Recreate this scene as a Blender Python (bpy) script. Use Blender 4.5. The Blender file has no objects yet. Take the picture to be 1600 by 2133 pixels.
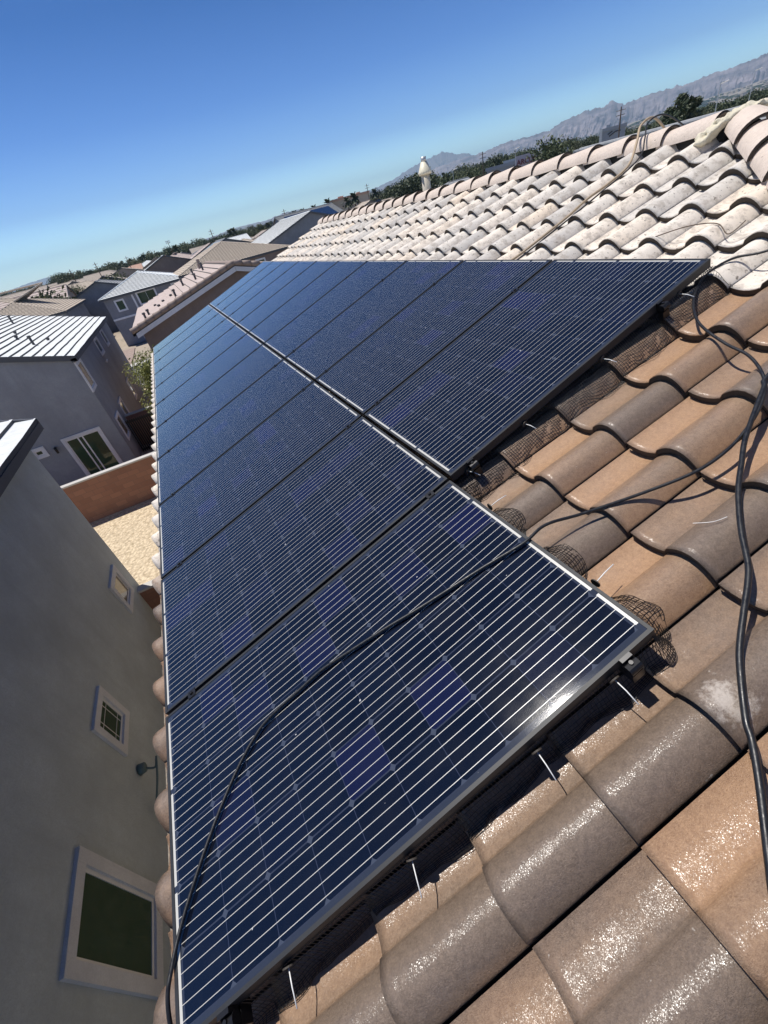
import bpy, bmesh, math, random
from mathutils import Vector, Matrix, noise
random.seed(7)
S = bpy.context.scene
COL = S.collection
R = math.radians

# ------------------------------------------------------------------ camera
cam = bpy.data.cameras.new('camera'); co = bpy.data.objects.new('camera', cam); COL.objects.link(co)
cam.sensor_fit = 'HORIZONTAL'; cam.sensor_width = 36; cam.lens = 870.26/1600*36
cam.clip_start = .02; cam.clip_end = 60000
CP = Vector((0.76100906, -0.40013627, 1.57471744))
rt = Vector((0.87765272, -0.43306863, -0.20537103)); dn = Vector((-0.41215653, -0.46320639, -0.78458067)); fw = Vector((0.2446481, 0.77323438, -0.58502641))
co.matrix_world = Matrix(((rt.x, -dn.x, -fw.x, CP.x), (rt.y, -dn.y, -fw.y, CP.y), (rt.z, -dn.z, -fw.z, CP.z), (0, 0, 0, 1)))
S.camera = co
# ------------------------------------------------------------------ sky and sun
SUN = Vector((-.247, .27, .931)).normalized()
w = bpy.data.worlds.new('World'); S.world = w; w.use_nodes = True
nt = w.node_tree; nt.nodes.clear()
sky = nt.nodes.new('ShaderNodeTexSky'); sky.sky_type = 'NISHITA'; sky.sun_disc = False
sky.sun_elevation = math.asin(SUN.z); sky.sun_rotation = math.atan2(SUN.x, SUN.y)
sky.altitude = 900; sky.air_density = 1.1; sky.dust_density = .2; sky.ozone_density = 3.0
bg = nt.nodes.new('ShaderNodeBackground'); bg.inputs[1].default_value = .13
ow = nt.nodes.new('ShaderNodeOutputWorld')
hs = nt.nodes.new('ShaderNodeHueSaturation'); hs.inputs['Saturation'].default_value = 1.0; nt.links.new(sky.outputs[0], hs.inputs['Color']); gc = nt.nodes.new('ShaderNodeTexCoord'); sz_ = nt.nodes.new('ShaderNodeSeparateXYZ'); nt.links.new(gc.outputs['Generated'], sz_.inputs[0])
rp_ = nt.nodes.new('ShaderNodeValToRGB'); nt.links.new(sz_.outputs[2], rp_.inputs[0]); el_ = rp_.color_ramp.elements
for q_ in range(4): el_.new(.5)
for e_, (p_, c_) in zip(el_, [(0, (1.32, 1.56, 1.68)), (.03, (1.14, 1.46, 1.6)), (.095, (.44, .625, .92)), (.18, (.195, .385, .72)), (.29, (.052, .237, .52)), (1, (.05, .13, .30))]): e_.position = p_; e_.color = (*c_, 1)
mu_ = nt.nodes.new('ShaderNodeMix'); mu_.data_type = 'RGBA'; mu_.blend_type = 'MULTIPLY'; mu_.inputs[0].default_value = 1
nt.links.new(hs.outputs[0], mu_.inputs[6]); nt.links.new(rp_.outputs[0], mu_.inputs[7]); nt.links.new(mu_.outputs[2], bg.inputs[0]); nt.links.new(bg.outputs[0], ow.inputs[0])
sl = bpy.data.lights.new('sun', 'SUN'); sl.energy = 4.2; sl.angle = R(.53); sl.color = (1, .955, .89)
so = bpy.data.objects.new('sun', sl); COL.objects.link(so)
so.rotation_euler = SUN.to_track_quat('Z', 'Y').to_euler()
S.view_settings.view_transform = 'Standard'; S.view_settings.look = 'None'
S.view_settings.exposure = .35; S.view_settings.gamma = 1
S.render.engine = 'CYCLES'
S.cycles.volume_bounces = 0

# ------------------------------------------------------------------ helpers
TH = R(18.43); CT, ST = math.cos(TH), math.sin(TH)
G = -6.05                                    # ground level
def T(v, u, n): return Vector((v*CT - n*ST, u, v*ST + n*CT))      # roof coordinates: up the slope, along the eave, off the plane
ORG = {}
def tag(o, label=None, cat=None, group=None, kind=None):
    if label: o['label'] = label
    if cat: o['category'] = cat
    if group: o['group'] = group
    if kind: o['kind'] = kind
    return o
def thing(name, label, cat, loc=(0, 0, 0), group=None):
    o = bpy.data.objects.new(name, None); COL.objects.link(o); o.location = loc
    o.empty_display_size = .1
    ORG[o] = Vector(loc); return tag(o, label, cat, group)
def mesh(name, V, F, mats, parent=None, mi=None, smooth=False, at=None, local=False):
    """V in world coordinates (or local to the parent)"""
    og = ORG[parent] if parent else (Vector(at) if at else Vector((0, 0, 0)))
    me = bpy.data.meshes.new(name)
    if local: me.from_pydata([tuple(v) for v in V], [], F)
    else: me.from_pydata([(v[0]-og.x, v[1]-og.y, v[2]-og.z) for v in V], [], F)
    if not isinstance(mats, (list, tuple)): mats = [mats]
    for m in mats: me.materials.append(m)
    if mi: me.polygons.foreach_set('material_index', mi)
    if smooth: me.polygons.foreach_set('use_smooth', [True]*len(F))
    me.update()
    o = bpy.data.objects.new(name, me); COL.objects.link(o)
    if parent: o.parent = parent
    else: o.location = og
    ORG[o] = og
    return o
class MB:
    def __init__(s): s.V = []; s.F = []; s.M = []
    def add(s, V, F, m=0):
        b = len(s.V); s.V += [Vector(v) for v in V]; s.F += [tuple(i+b for i in f) for f in F]; s.M += [m]*len(F); return s
    def box(s, x0, x1, y0, y1, z0, z1, m=0, f=None):
        V = [Vector((x, y, z)) for z in (z0, z1) for y in (y0, y1) for x in (x0, x1)]
        if f: V = [f(*v) for v in V]
        return s.add(V, [(0, 2, 3, 1), (4, 5, 7, 6), (0, 1, 5, 4), (1, 3, 7, 5), (3, 2, 6, 7), (2, 0, 4, 6)], m)
    def tube(s, pts, r, k=8, m=0, caps=True):
        pts = [Vector(p) for p in pts]; n = len(pts); rs = r if isinstance(r, (list, tuple)) else [r]*n
        V = []; ref = None
        for i, p in enumerate(pts):
            t = (pts[min(i+1, n-1)]-pts[max(i-1, 0)])
            t = t.normalized() if t.length > 1e-9 else Vector((0, 0, 1))
            if ref is None: ref = Vector((0, 0, 1)) if abs(t.z) < .9 else Vector((1, 0, 0))
            a = (ref-t*ref.dot(t)).normalized(); b = t.cross(a); ref = a
            V += [p+(a*math.cos(2*math.pi*j/k)+b*math.sin(2*math.pi*j/k))*rs[i] for j in range(k)]
        F = [(i*k+j, i*k+(j+1) % k, (i+1)*k+(j+1) % k, (i+1)*k+j) for i in range(n-1) for j in range(k)]
        if caps: F += [tuple(range(k))[::-1], tuple((n-1)*k+j for j in range(k))]
        return s.add(V, F, m)
    def build(s, name, mats, parent=None, smooth=False, at=None, local=False):
        return mesh(name, s.V, s.F, mats, parent, s.M, smooth, at, local)
def spline(P, n=8):
    P = [Vector(p) for p in P]; out = []
    for i in range(len(P)-1):
        a, b, c_, d = P[max(i-1, 0)], P[i], P[i+1], P[min(i+2, len(P)-1)]
        for j in range(n):
            t = j/n
            out.append(.5*((2*b)+(c_-a)*t+(2*a-5*b+4*c_-d)*t*t+(3*b-a-3*c_+d)*t**3))
    return out+[P[-1]]

# ------------------------------------------------------------------ materials
class NT:
    def __init__(s, name):
        s.m = bpy.data.materials.new(name); s.m.use_nodes = True; s.t = s.m.node_tree; s.t.nodes.clear()
        s.out = s.n('ShaderNodeOutputMaterial'); s.b = s.n('ShaderNodeBsdfPrincipled'); s.l(s.b.outputs[0], s.out.inputs[0])
    def n(s, t, **k):
        x = s.t.nodes.new(t)
        for a, v in k.items(): setattr(x, a, v)
        return x
    def l(s, a, b): s.t.links.new(a, b)
    def put(s, sock, v):
        if hasattr(v, 'is_output') or hasattr(v, 'links'): s.l(v, sock)
        else: sock.default_value = v
    def M(s, op, a, b=0, c=None, clamp=False):
        x = s.n('ShaderNodeMath', operation=op, use_clamp=clamp); s.put(x.inputs[0], a); s.put(x.inputs[1], b)
        if c is not None: s.put(x.inputs[2], c)
        return x.outputs[0]
    def coord(s, k='Object'):
        return s.n('ShaderNodeTexCoord').outputs[k]
    def map(s, v, sc=(1, 1, 1), rot=(0, 0, 0)):
        x = s.n('ShaderNodeMapping'); s.l(v, x.inputs[0]); x.inputs['Scale'].default_value = sc; x.inputs['Rotation'].default_value = rot; return x.outputs[0]
    def noise(s, v, sc, det=3, rough=.5, out=0):
        x = s.n('ShaderNodeTexNoise'); s.l(v, x.inputs['Vector']); x.inputs['Scale'].default_value = sc
        x.inputs['Detail'].default_value = det; x.inputs['Roughness'].default_value = rough; return x.outputs[out]
    def ramp(s, v, pts):
        x = s.n('ShaderNodeValToRGB'); s.l(v, x.inputs[0]); e = x.color_ramp.elements
        while len(e) < len(pts): e.new(.5)
        for q, (p, c_) in zip(e, pts):
            q.position = p; q.color = (c_, c_, c_, 1) if isinstance(c_, (int, float)) else (*c_, 1)
        return x.outputs[0]
    def mix(s, f, a, b, kind='MIX'):
        x = s.n('ShaderNodeMix', data_type='RGBA', blend_type=kind)
        s.put(x.inputs[0], f)
        for k, v in ((6, a), (7, b)):
            if isinstance(v, tuple): x.inputs[k].default_value = (*v, 1)
            else: s.l(v, x.inputs[k])
        return x.outputs[2]
    def bump(s, h, st, d=.01):
        x = s.n('ShaderNodeBump'); x.inputs['Strength'].default_value = st; x.inputs['Distance'].default_value = d
        s.l(h, x.inputs['Height']); s.l(x.outputs[0], s.b.inputs['Normal'])
    def set(s, **k):
        for a, v in k.items():
            sock = s.b.inputs[{'color': 'Base Color', 'rough': 'Roughness', 'metal': 'Metallic', 'spec': 'Specular IOR Level', 'ior': 'IOR'}[a]]
            if isinstance(v, tuple): sock.default_value = (*v, 1)
            else: s.put(sock, v)
        return s.m
def plain(name, c, rough=.6, metal=0, var=.12, sc=3, bump=0, bs=40):
    t = NT(name); o = t.coord()
    n = t.noise(o, sc, 4, .6)
    col = t.mix(n, tuple(x*(1-var) for x in c), tuple(min(1, x*(1+var)) for x in c))
    t.set(color=col, rough=rough, metal=metal)
    if bump: t.bump(t.noise(o, bs, 4, .6), bump, .01)
    return t.m
def stucco(name, c):
    t = NT(name); o = t.coord()
    a = t.noise(o, .7, 5, .65); b = t.noise(o, 14, 4, .7)
    col = t.mix(t.ramp(a, [(.3, 0.), (.7, 1.)]), tuple(x*.78 for x in c), tuple(x*1.16 for x in c)); st_ = t.noise(t.map(o, (3.2, 3.2, .35)), 1.4, 5, .7); col = t.mix(t.ramp(st_, [(.5, 0.), (.72, .28)]), col, tuple(x*.62 for x in c))
    g_ = t.noise(o, 55, 3, .8); col = t.mix(t.ramp(b, [(.35, 0.0), (.7, .35)]), col, tuple(x*.8 for x in c)); col = t.mix(t.ramp(g_, [(.4, .3), (.6, 0.)]), col, tuple(x*.7 for x in c))
    t.set(color=col, rough=.93, spec=.2); t.bump(t.noise(o, 42, 5, .75), 1.0, .02); return t.m
M = {}
M['stuccoA'] = stucco('stucco_slate', (.58, .64, .66)); M['stuccoB'] = stucco('stucco_mauve', (.34, .36, .39))
M['stuccoC'] = stucco('stucco_brown', (.27, .215, .19)); M['stuccoD'] = stucco('stucco_bluegrey', (.27, .28, .31))
M['stuccoE'] = stucco('stucco_beige', (.36, .31, .27)); M['stuccoO'] = stucco('stucco_own', (.4, .34, .27))
M['casing'] = stucco('casing_white', (.82, .83, .85)); M['vinyl'] = plain('white_vinyl', (.74, .74, .73), .4)
M['trim_dark'] = plain('dark_trim', (.07, .072, .08), .6)
t = NT('window_glass'); t.set(color=t.mix(t.noise(t.coord(), 1.3, 2), (.03, .06, .032), (.05, .085, .048)), rough=.05); M['glass'] = t.m
t = NT('blind_glass'); t.set(color=t.mix(t.noise(t.coord(), 1.3, 2), (.3, .24, .15), (.2, .17, .12)), rough=.1); M['glass_tan'] = t.m
M['black'] = plain('black_metal', (.012, .012, .014), .38, .3); M['blackp'] = plain('black_plastic', (.014, .014, .016), .5)
M['galv'] = plain('galvanised', (.5, .5, .5), .45, .6); M['bark'] = plain('bark', (.12, .085, .06), .9)

# ---- roof tile of the own house: attribute 'tile' r = tile hue, g = wetness, b = crest
t = NT('concrete_s_tile'); o = t.coord(); at = t.n('ShaderNodeVertexColor', layer_name='tile')
sp = t.n('ShaderNodeSeparateColor'); t.l(at.outputs[0], sp.inputs[0]); hue, wet, crest = sp.outputs
big = t.noise(t.map(o, (1, 2.2, 1)), 2.6, 4, .6); fine = t.noise(o, 60, 5, .75); mid = t.noise(o, 13, 5, .7)
grit = t.noise(o, 210, 3, .7); fine2 = t.M('ADD', t.M('MULTIPLY', fine, .5), t.M('MULTIPLY', grit, .5))
tan = t.mix(t.ramp(fine2, [(.35, 0.), (.65, 1.)]), (.27, .15, .078), (.46, .28, .155)); brown = t.mix(t.ramp(fine2, [(.35, 0.), (.65, 1.)]), (.11, .077, .054), (.235, .17, .122))
f = t.M('ADD', t.M('MULTIPLY', t.M('SUBTRACT', crest, .45), .6), t.M('ADD', hue, t.M('MULTIPLY', t.M('SUBTRACT', big, .5), 1.1)))
wetc = t.mix(t.ramp(f, [(.15, 0.), (.95, 1.)]), tan, brown)
dryc = t.mix(t.ramp(t.M('ADD', t.M('MULTIPLY', hue, .7), t.M('MULTIPLY', big, .4)), [(.2, (.60, .47, .38)), (.55, (.57, .50, .46)), (.9, (.47, .45, .43))]), (.66, .60, .55), .35) if False else \
    t.ramp(t.M('ADD', t.M('MULTIPLY', hue, .7), t.M('MULTIPLY', big, .4)), [(.12, (.80, .66, .51)), (.38, (.82, .73, .62)), (.62, (.76, .70, .62)), (.9, (.55, .52, .48))])
dryc = t.mix(t.ramp(mid, [(.38, .6), (.52, 0.)]), dryc, (.36, .31, .26))
spots = t.noise(o, 42, 3, .6); dryc = t.mix(t.ramp(spots, [(.62, 0.), (.70, .75)]), dryc, (.1, .085, .07))
wetm = t.ramp(t.M('ADD', wet, t.M('MULTIPLY', t.M('SUBTRACT', mid, .5), .5)), [(.4, 0.), (.6, 1.)])
colr = t.mix(wetm, dryc, wetc)
drop = t.noise(o, 48, 2, .5); colr = t.mix(t.ramp(drop, [(.765, 0.), (.80, .55)]), colr, (.6, .55, .48))
for P_, rr_ in ((T(1.62, -.185, -.11), .11), (T(.86, -.62, -.1), .12), (T(2.0, .62, -.11), .03), (T(2.27, .42, -.1), .035)):
    vm = t.n('ShaderNodeVectorMath', operation='DISTANCE'); t.l(o, vm.inputs[0]); vm.inputs[1].default_value = P_-Vector((3, 5, G))
    k_ = t.M('SUBTRACT', 1, t.M('DIVIDE', vm.outputs['Value'], rr_), clamp=True); k_ = t.M('ADD', k_, t.M('MULTIPLY', t.M('SUBTRACT', t.noise(o, 38, 5, .75), .5), 1.3))
    colr = t.mix(t.ramp(k_, [(.45, 0.), (.75, .7)]), colr, (.62, .55, .48))
t.l(colr, t.b.inputs['Base Color'])
t.l(t.mix(wetm, (.85, .85, .85), t.ramp(mid, [(.3, .42), (.7, .55)])), t.b.inputs['Roughness'])
t.l(t.M('MULTIPLY', t.n('ShaderNodeRGBToBW').outputs[0], 0), t.b.inputs['Coat Weight']) if False else None
bw = t.n('ShaderNodeRGBToBW'); t.l(wetm, bw.inputs[0]); pr_ = t.n('ShaderNodeRGBToBW'); t.l(t.ramp(t.noise(o, 9, 4, .7), [(.36, .12), (.66, .75)]), pr_.inputs[0]); t.l(t.M('MULTIPLY', bw.outputs[0], pr_.outputs[0]), t.b.inputs['Coat Weight']); t.b.inputs['Coat Roughness'].default_value = .24
vo_ = t.n('ShaderNodeTexVoronoi'); t.l(o, vo_.inputs['Vector']); vo_.inputs['Scale'].default_value = 620
def vmath(op, a, b):
    x_ = t.n('ShaderNodeVectorMath', operation=op); t.put(x_.inputs[0], a)
    if isinstance(b, (int, float)): x_.inputs['Scale'].default_value = b
    elif isinstance(b, tuple): x_.inputs[1].default_value = b
    else: t.l(b, x_.inputs[1])
    return x_.outputs[0]
jit_ = vmath('SCALE', vmath('SUBTRACT', vo_.outputs['Color'], (.5, .5, .5)), .3)
geo_ = t.n('ShaderNodeNewGeometry'); t.l(vmath('NORMALIZE', vmath('ADD', geo_.outputs['Normal'], jit_), (0, 0, 0)), t.b.inputs['Coat Normal'])
t.l(t.mix(wetm, (.3, .3, .3), (.75, .75, .75)), t.b.inputs['Specular IOR Level'])
t.bump(t.M('ADD', t.noise(o, 240, 4, .85), t.M('MULTIPLY', mid, .8)), 1.0, .0026)
M['tile'] = t.m
M['edge_shade'] = plain('shaded_tile_edge', (.05, .04, .032), .9, bump=.5, bs=90)  # shade of tile ends and gaps painted into the near-black edge colour
t = NT('ridge_tile'); o = t.coord(); a = t.noise(o, 5, 5, .7); fine = t.noise(o, 70, 5, .75)
c_ = t.mix(a, (.56, .465, .38), (.76, .65, .56)); c_ = t.mix(t.ramp(fine, [(.3, .4), (.6, 0.)]), c_, (.28, .22, .19))
c_ = t.mix(t.ramp(t.noise(t.map(o, (3, 1, 3)), 17, 3), [(.7, 0.), (.74, .85)]), c_, (.06, .05, .045))
t.set(color=c_, rough=.85); t.bump(fine, .6, .004); M['cap'] = t.m
M['foam'] = plain('dried_foam', (.66, .6, .46), .9, bump=1, bs=60)
M['felt'] = plain('roof_underlay', (.035, .033, .03), .9)

# ---- solar laminate
t = NT('solar_laminate'); o = t.coord(); sx = t.n('ShaderNodeSeparateXYZ'); t.l(o, sx.inputs[0]); X, Y = sx.outputs[0], sx.outputs[1]
PL, PW = 1.632, .996
cp_ = .1575; mx = (PL-10*cp_)/2; my = (PW-6*cp_)/2
row = t.M('DIVIDE', t.M('SUBTRACT', X, mx), cp_); colm = t.M('DIVIDE', t.M('SUBTRACT', Y, my), cp_)
fx = t.M('ABSOLUTE', t.M('SUBTRACT', t.M('FRACT', row), .5)); fy = t.M('ABSOLUTE', t.M('SUBTRACT', t.M('FRACT', colm), .5))
def within(v, a, b): return t.M('MULTIPLY', t.M('GREATER_THAN', v, a), t.M('LESS_THAN', v, b))
inr = within(row, 0, 10); inc = within(colm, 0, 6); ins = t.M('MULTIPLY', inr, inc)
gapx = t.M('GREATER_THAN', fx, .4925); gapy = t.M('GREATER_THAN', fy, .487)
dia = t.M('GREATER_THAN', t.M('ADD', fx, fy), .925)
gap = t.M('MAXIMUM', t.M('MAXIMUM', gapy, dia), t.M('SUBTRACT', 1, ins), clamp=True)
bb = t.M('LESS_THAN', t.M('ABSOLUTE', t.M('SUBTRACT', t.M('FRACT', t.M('MULTIPLY', colm, 5)), .5)), .026)
rowx = within(row, -.075, 10.075); bus = t.M('MULTIPLY', t.M('MULTIPLY', bb, rowx), inc)
# end collector ribbons: eave end 2-2-2 strings, ridge end 1-2-2-1
e0 = within(row, -.105, -.045); e1 = within(row, 10.045, 10.105)
c2 = t.M('FRACT', t.M('DIVIDE', colm, 2)); b0 = within(c2, .03, .97); c3 = t.M('FRACT', t.M('DIVIDE', t.M('ADD', colm, 1), 2)); b1 = within(c3, .035, .965)
ic2 = within(colm, .08, 5.92)
ends = t.M('MULTIPLY', ic2, t.M('MAXIMUM', t.M('MULTIPLY', e0, b0), t.M('MULTIPLY', e1, b1)))
met = t.M('MAXIMUM', bus, ends, clamp=True)
wn = t.n('ShaderNodeTexWhiteNoise', noise_dimensions='3D'); cv = t.n('ShaderNodeCombineXYZ'); oi = t.n('ShaderNodeObjectInfo')
t.l(t.M('FLOOR', row), cv.inputs[0]); t.l(t.M('FLOOR', colm), cv.inputs[1]); t.l(t.M('MULTIPLY', oi.outputs['Random'], 91), cv.inputs[2]); t.l(cv.outputs[0], wn.inputs[0])
rv = wn.outputs[0]
cell = t.mix(t.ramp(rv, [(.80, 0.), (1., .75)]), t.mix(rv, (.003, .0045, .010), (.0045, .007, .016)), (.009, .010, .05))
thin = t.M('MULTIPLY', gapx, .55)
c_ = t.mix(thin, cell, (.05, .06, .10)); c_ = t.mix(gap, c_, (.032, .038, .058)); c_ = t.mix(dia, c_, (.05, .06, .085))
c_ = t.mix(t.M('SUBTRACT', 1, ins), c_, (.028, .034, .05))
c_ = t.mix(met, c_, (.50, .49, .45))
dust = t.noise(t.map(o, (1, 1, 1)), 7, 5, .6); c_ = t.mix(t.ramp(dust, [(.45, .0), (.8, .012)]), c_, (.45, .42, .38))
speck = t.noise(o, 62, 2, .3); c_ = t.mix(t.ramp(speck, [(.81, 0.), (.825, .6)]), c_, (.75, .75, .75))
t.set(color=c_, rough=t.mix(met, t.ramp(dust, [(.3, .045), (.8, .085)]), (.35, .35, .35)), ior=1.64)
t.bump(t.noise(o, 420, 2, .6), .06, .001)
M['lam'] = t.m
t = NT('black_anodised_frame'); o = t.coord(); t.set(color=t.mix(t.noise(o, 9, 3), (.016, .018, .02), (.026, .028, .032)), rough=.5, metal=.0, spec=.35); M['frame'] = t.m
M['wire'] = plain('black_coated_wire', (.008, .0075, .0075), .6)
M['rod'] = plain('white_clip_rod', (.8, .8, .78), .35); M['washer'] = plain('clip_washer', (.06, .05, .04), .6)
t = NT('black_rubber_hose'); o = t.coord(); n = t.noise(o, 60, 3, .6)
t.set(color=t.mix(n, (.006, .0065, .008), (.016, .017, .02)), rough=t.ramp(n, [(.3, .3), (.7, .55)])); t.bump(n, .3, .002); M['hose'] = t.m
M['tanhose'] = plain('tan_hose', (.42, .32, .21), .6, sc=20, bump=.3, bs=80)
# ---- ground, masonry, far roofs
t = NT('pale_gravel'); o = t.coord(); v = t.n('ShaderNodeTexVoronoi'); t.l(o, v.inputs['Vector']); v.inputs['Scale'].default_value = 9
n = t.noise(o, 7, 4, .85); c_ = t.mix(t.ramp(n, [(.40, 0.), (.5, 1.)]), (.42, .33, .21), (.72, .59, .41)); c_ = t.mix(t.ramp(v.outputs['Distance'], [(.3, 0.), (.75, .45)]), c_, (.28, .21, .13))
c_ = t.mix(t.ramp(t.noise(o, 1.1, 4), [(.4, .2), (.6, 0.)]), c_, (.5, .4, .27))
t.set(color=c_, rough=.95); t.bump(v.outputs['Distance'], 1, .05); M['gravel'] = t.m
t = NT('desert_ground'); o = t.coord(); c_ = t.mix(t.ramp(t.noise(o, .02, 6, .7), [(.35, 0.), (.65, 1.)]), (.27, .22, .17), (.4, .34, .27)); c_ = t.mix(t.ramp(t.noise(o, .09, 5, .8), [(.5, 0.), (.58, .7)]), c_, (.09, .1, .06))
t.set(color=c_, rough=.95); M['ground'] = t.m
t = NT('asphalt'); o = t.coord(); t.set(color=t.mix(t.noise(o, 3, 6, .7), (.1, .1, .105), (.17, .17, .175)), rough=.9); M['asphalt'] = t.m
M['concrete'] = plain('pale_concrete', (.5, .48, .45), .9)
t = NT('paver'); o = t.coord(); b = t.n('ShaderNodeTexBrick'); t.l(o, b.inputs[0]); b.inputs['Scale'].default_value = 2.5
for i, q in ((1, (.4, .3, .25, 1)), (2, (.3, .23, .2, 1)), (3, (.16, .13, .11, 1))): b.inputs[i].default_value = q
t.set(color=b.outputs[0], rough=.9); M['paver'] = t.m
def blockmat(name, rot):
    t = NT(name); o = t.map(t.coord(), (1, 1, 1), rot); b = t.n('ShaderNodeTexBrick'); t.l(o, b.inputs[0]); b.inputs['Scale'].default_value = 1
    b.inputs['Brick Width'].default_value = .4; b.inputs['Row Height'].default_value = .2; b.inputs['Mortar Size'].default_value = .008; b.inputs['Mortar Smooth'].default_value = .3
    for i, q in ((1, (.33, .165, .11, 1)), (2, (.25, .125, .085, 1)), (3, (.21, .12, .09, 1))): b.inputs[i].default_value = q
    n = t.noise(t.coord(), 1.6, 5, .7); c_ = t.mix(t.ramp(n, [(.45, 0.), (.75, .35)]), b.outputs[0], (.3, .17, .12))
    t.set(color=c_, rough=.93); t.bump(b.outputs['Fac'], -.3, .01); return t.m
M['block'] = blockmat('red_block_xz', (R(90), 0, 0)); M['blocky'] = blockmat('red_block_yz', (R(90), 0, R(90)))
def rooftile(name, c1, c2, sc=2.2):
    t = NT(name); o = t.coord(); a = t.noise(o, sc, 4, .75); b = t.noise(o, 12, 3, .8)
    c_ = t.mix(t.ramp(a, [(.3, 0.), (.7, 1.)]), c1, c2); c_ = t.mix(t.ramp(b, [(.3, .3), (.55, 0.)]), c_, tuple(x*.6 for x in c1))
    t.set(color=c_, rough=.85); return t.m
M['r_grey'] = rooftile('flat_tile_light_grey', (.64, .665, .66), (.76, .78, .775))
M['r_greyd'] = rooftile('flat_tile_mid_grey', (.24, .25, .26), (.34, .35, .36))
M['r_pink'] = rooftile('flat_tile_pinkish', (.43, .345, .31), (.55, .46, .41))
M['r_tan'] = rooftile('tile_tan', (.42, .35, .28), (.55, .47, .38)); M['r_own'] = rooftile('tile_pale_own', (.56, .49, .42), (.74, .66, .58)); M['r_sand'] = rooftile('tile_sand', (.36, .3, .25), (.46, .4, .34))
M['r_red'] = rooftile('tile_salmon', (.5, .3, .22), (.6, .38, .28))
M['r_edge'] = plain('fascia_slate', (.09, .095, .105), .6)
M['butt_shade'] = plain('shaded_tile_butt', (.10, .10, .10), .9)  # shadow line under each course, painted as a dark colour on the butts
M['pv'] = plain('far_solar_glass', (.01, .018, .04), .12)
M['mortar'] = plain('rake_tile_brown', (.3, .235, .2), .85, sc=6, var=.35)
t = NT('rock_far'); o = t.coord(); n1 = t.noise(t.map(o, (1, 1, 2.4)), .0035, 7, .7)
c_ = t.mix(t.ramp(n1, [(.35, 0.), (.68, 1.)]), (.07, .065, .08), (.33, .28, .29)); t.set(color=c_, rough=.95); M['rock'] = t.m
t = NT('rock_dim'); o = t.coord(); t.set(color=t.mix(t.noise(o, .003, 6, .7), (.12, .1, .1), (.22, .18, .17)), rough=.95); M['rockd'] = t.m
def leafmat(name, c):
    t = NT(name); oi = t.n('ShaderNodeObjectInfo'); n = t.noise(t.coord(), 1.5, 3)
    c_ = t.mix(n, tuple(x*.6 for x in c), tuple(x*1.4 for x in c)); c_ = t.mix(t.M('MULTIPLY', oi.outputs['Random'], .35), c_, (c[0]*1.5, c[1]*1.25, c[2]))
    t.set(color=c_, rough=.65); return t.m
M['leafd'] = leafmat('leaf_dark', (.035, .052, .02)); M['leafm'] = leafmat('leaf_mid', (.06, .08, .03)); M['leafo'] = leafmat('leaf_olive', (.09, .1, .045))
M['leafn'] = leafmat('leaf_bright', (.19, .21, .055)); M['leafp'] = leafmat('leaf_palm', (.05, .065, .03))

# ================================================================== SETTING
def sheet(name, x0, x1, y0, y1, z, m, n=1):
    V = [(x0+(x1-x0)*i/n, y0+(y1-y0)*j/n, z) for j in range(n+1) for i in range(n+1)]
    F = [(j*(n+1)+i, j*(n+1)+i+1, (j+1)*(n+1)+i+1, (j+1)*(n+1)+i) for j in range(n) for i in range(n)]
    return tag(mesh(name, V, F, m, at=((x0+x1)/2, (y0+y1)/2, z)), kind='structure')
sheet('ground', -26000, 26000, -4000, 30000, G-.06, M['ground'], 8)
sheet('gravel_yard', -16, 1.0, 1.0, 17.2, G+.004, M['gravel'])
sheet('gravel_yard', -16, .35, 17.3, 37.2, G+.008, M['gravel'])
MBp = MB().box(-30, 40, 37.3, 38.7, G, G+.13).box(-30, 40, 47.2, 48.6, G, G+.13); tag(MBp.build('pavement', M['concrete'], at=(0, 43, G)), kind='structure')
sheet('road', -60, 60, 38.7, 47.2, G+.012, M['asphalt'])
sheet('driveway', -9.6, -5.0, 48.6, 60, G+.02, M['paver']); sheet('driveway', -2.6, 3, 48.6, 62, G+.02, M['paver'])

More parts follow.
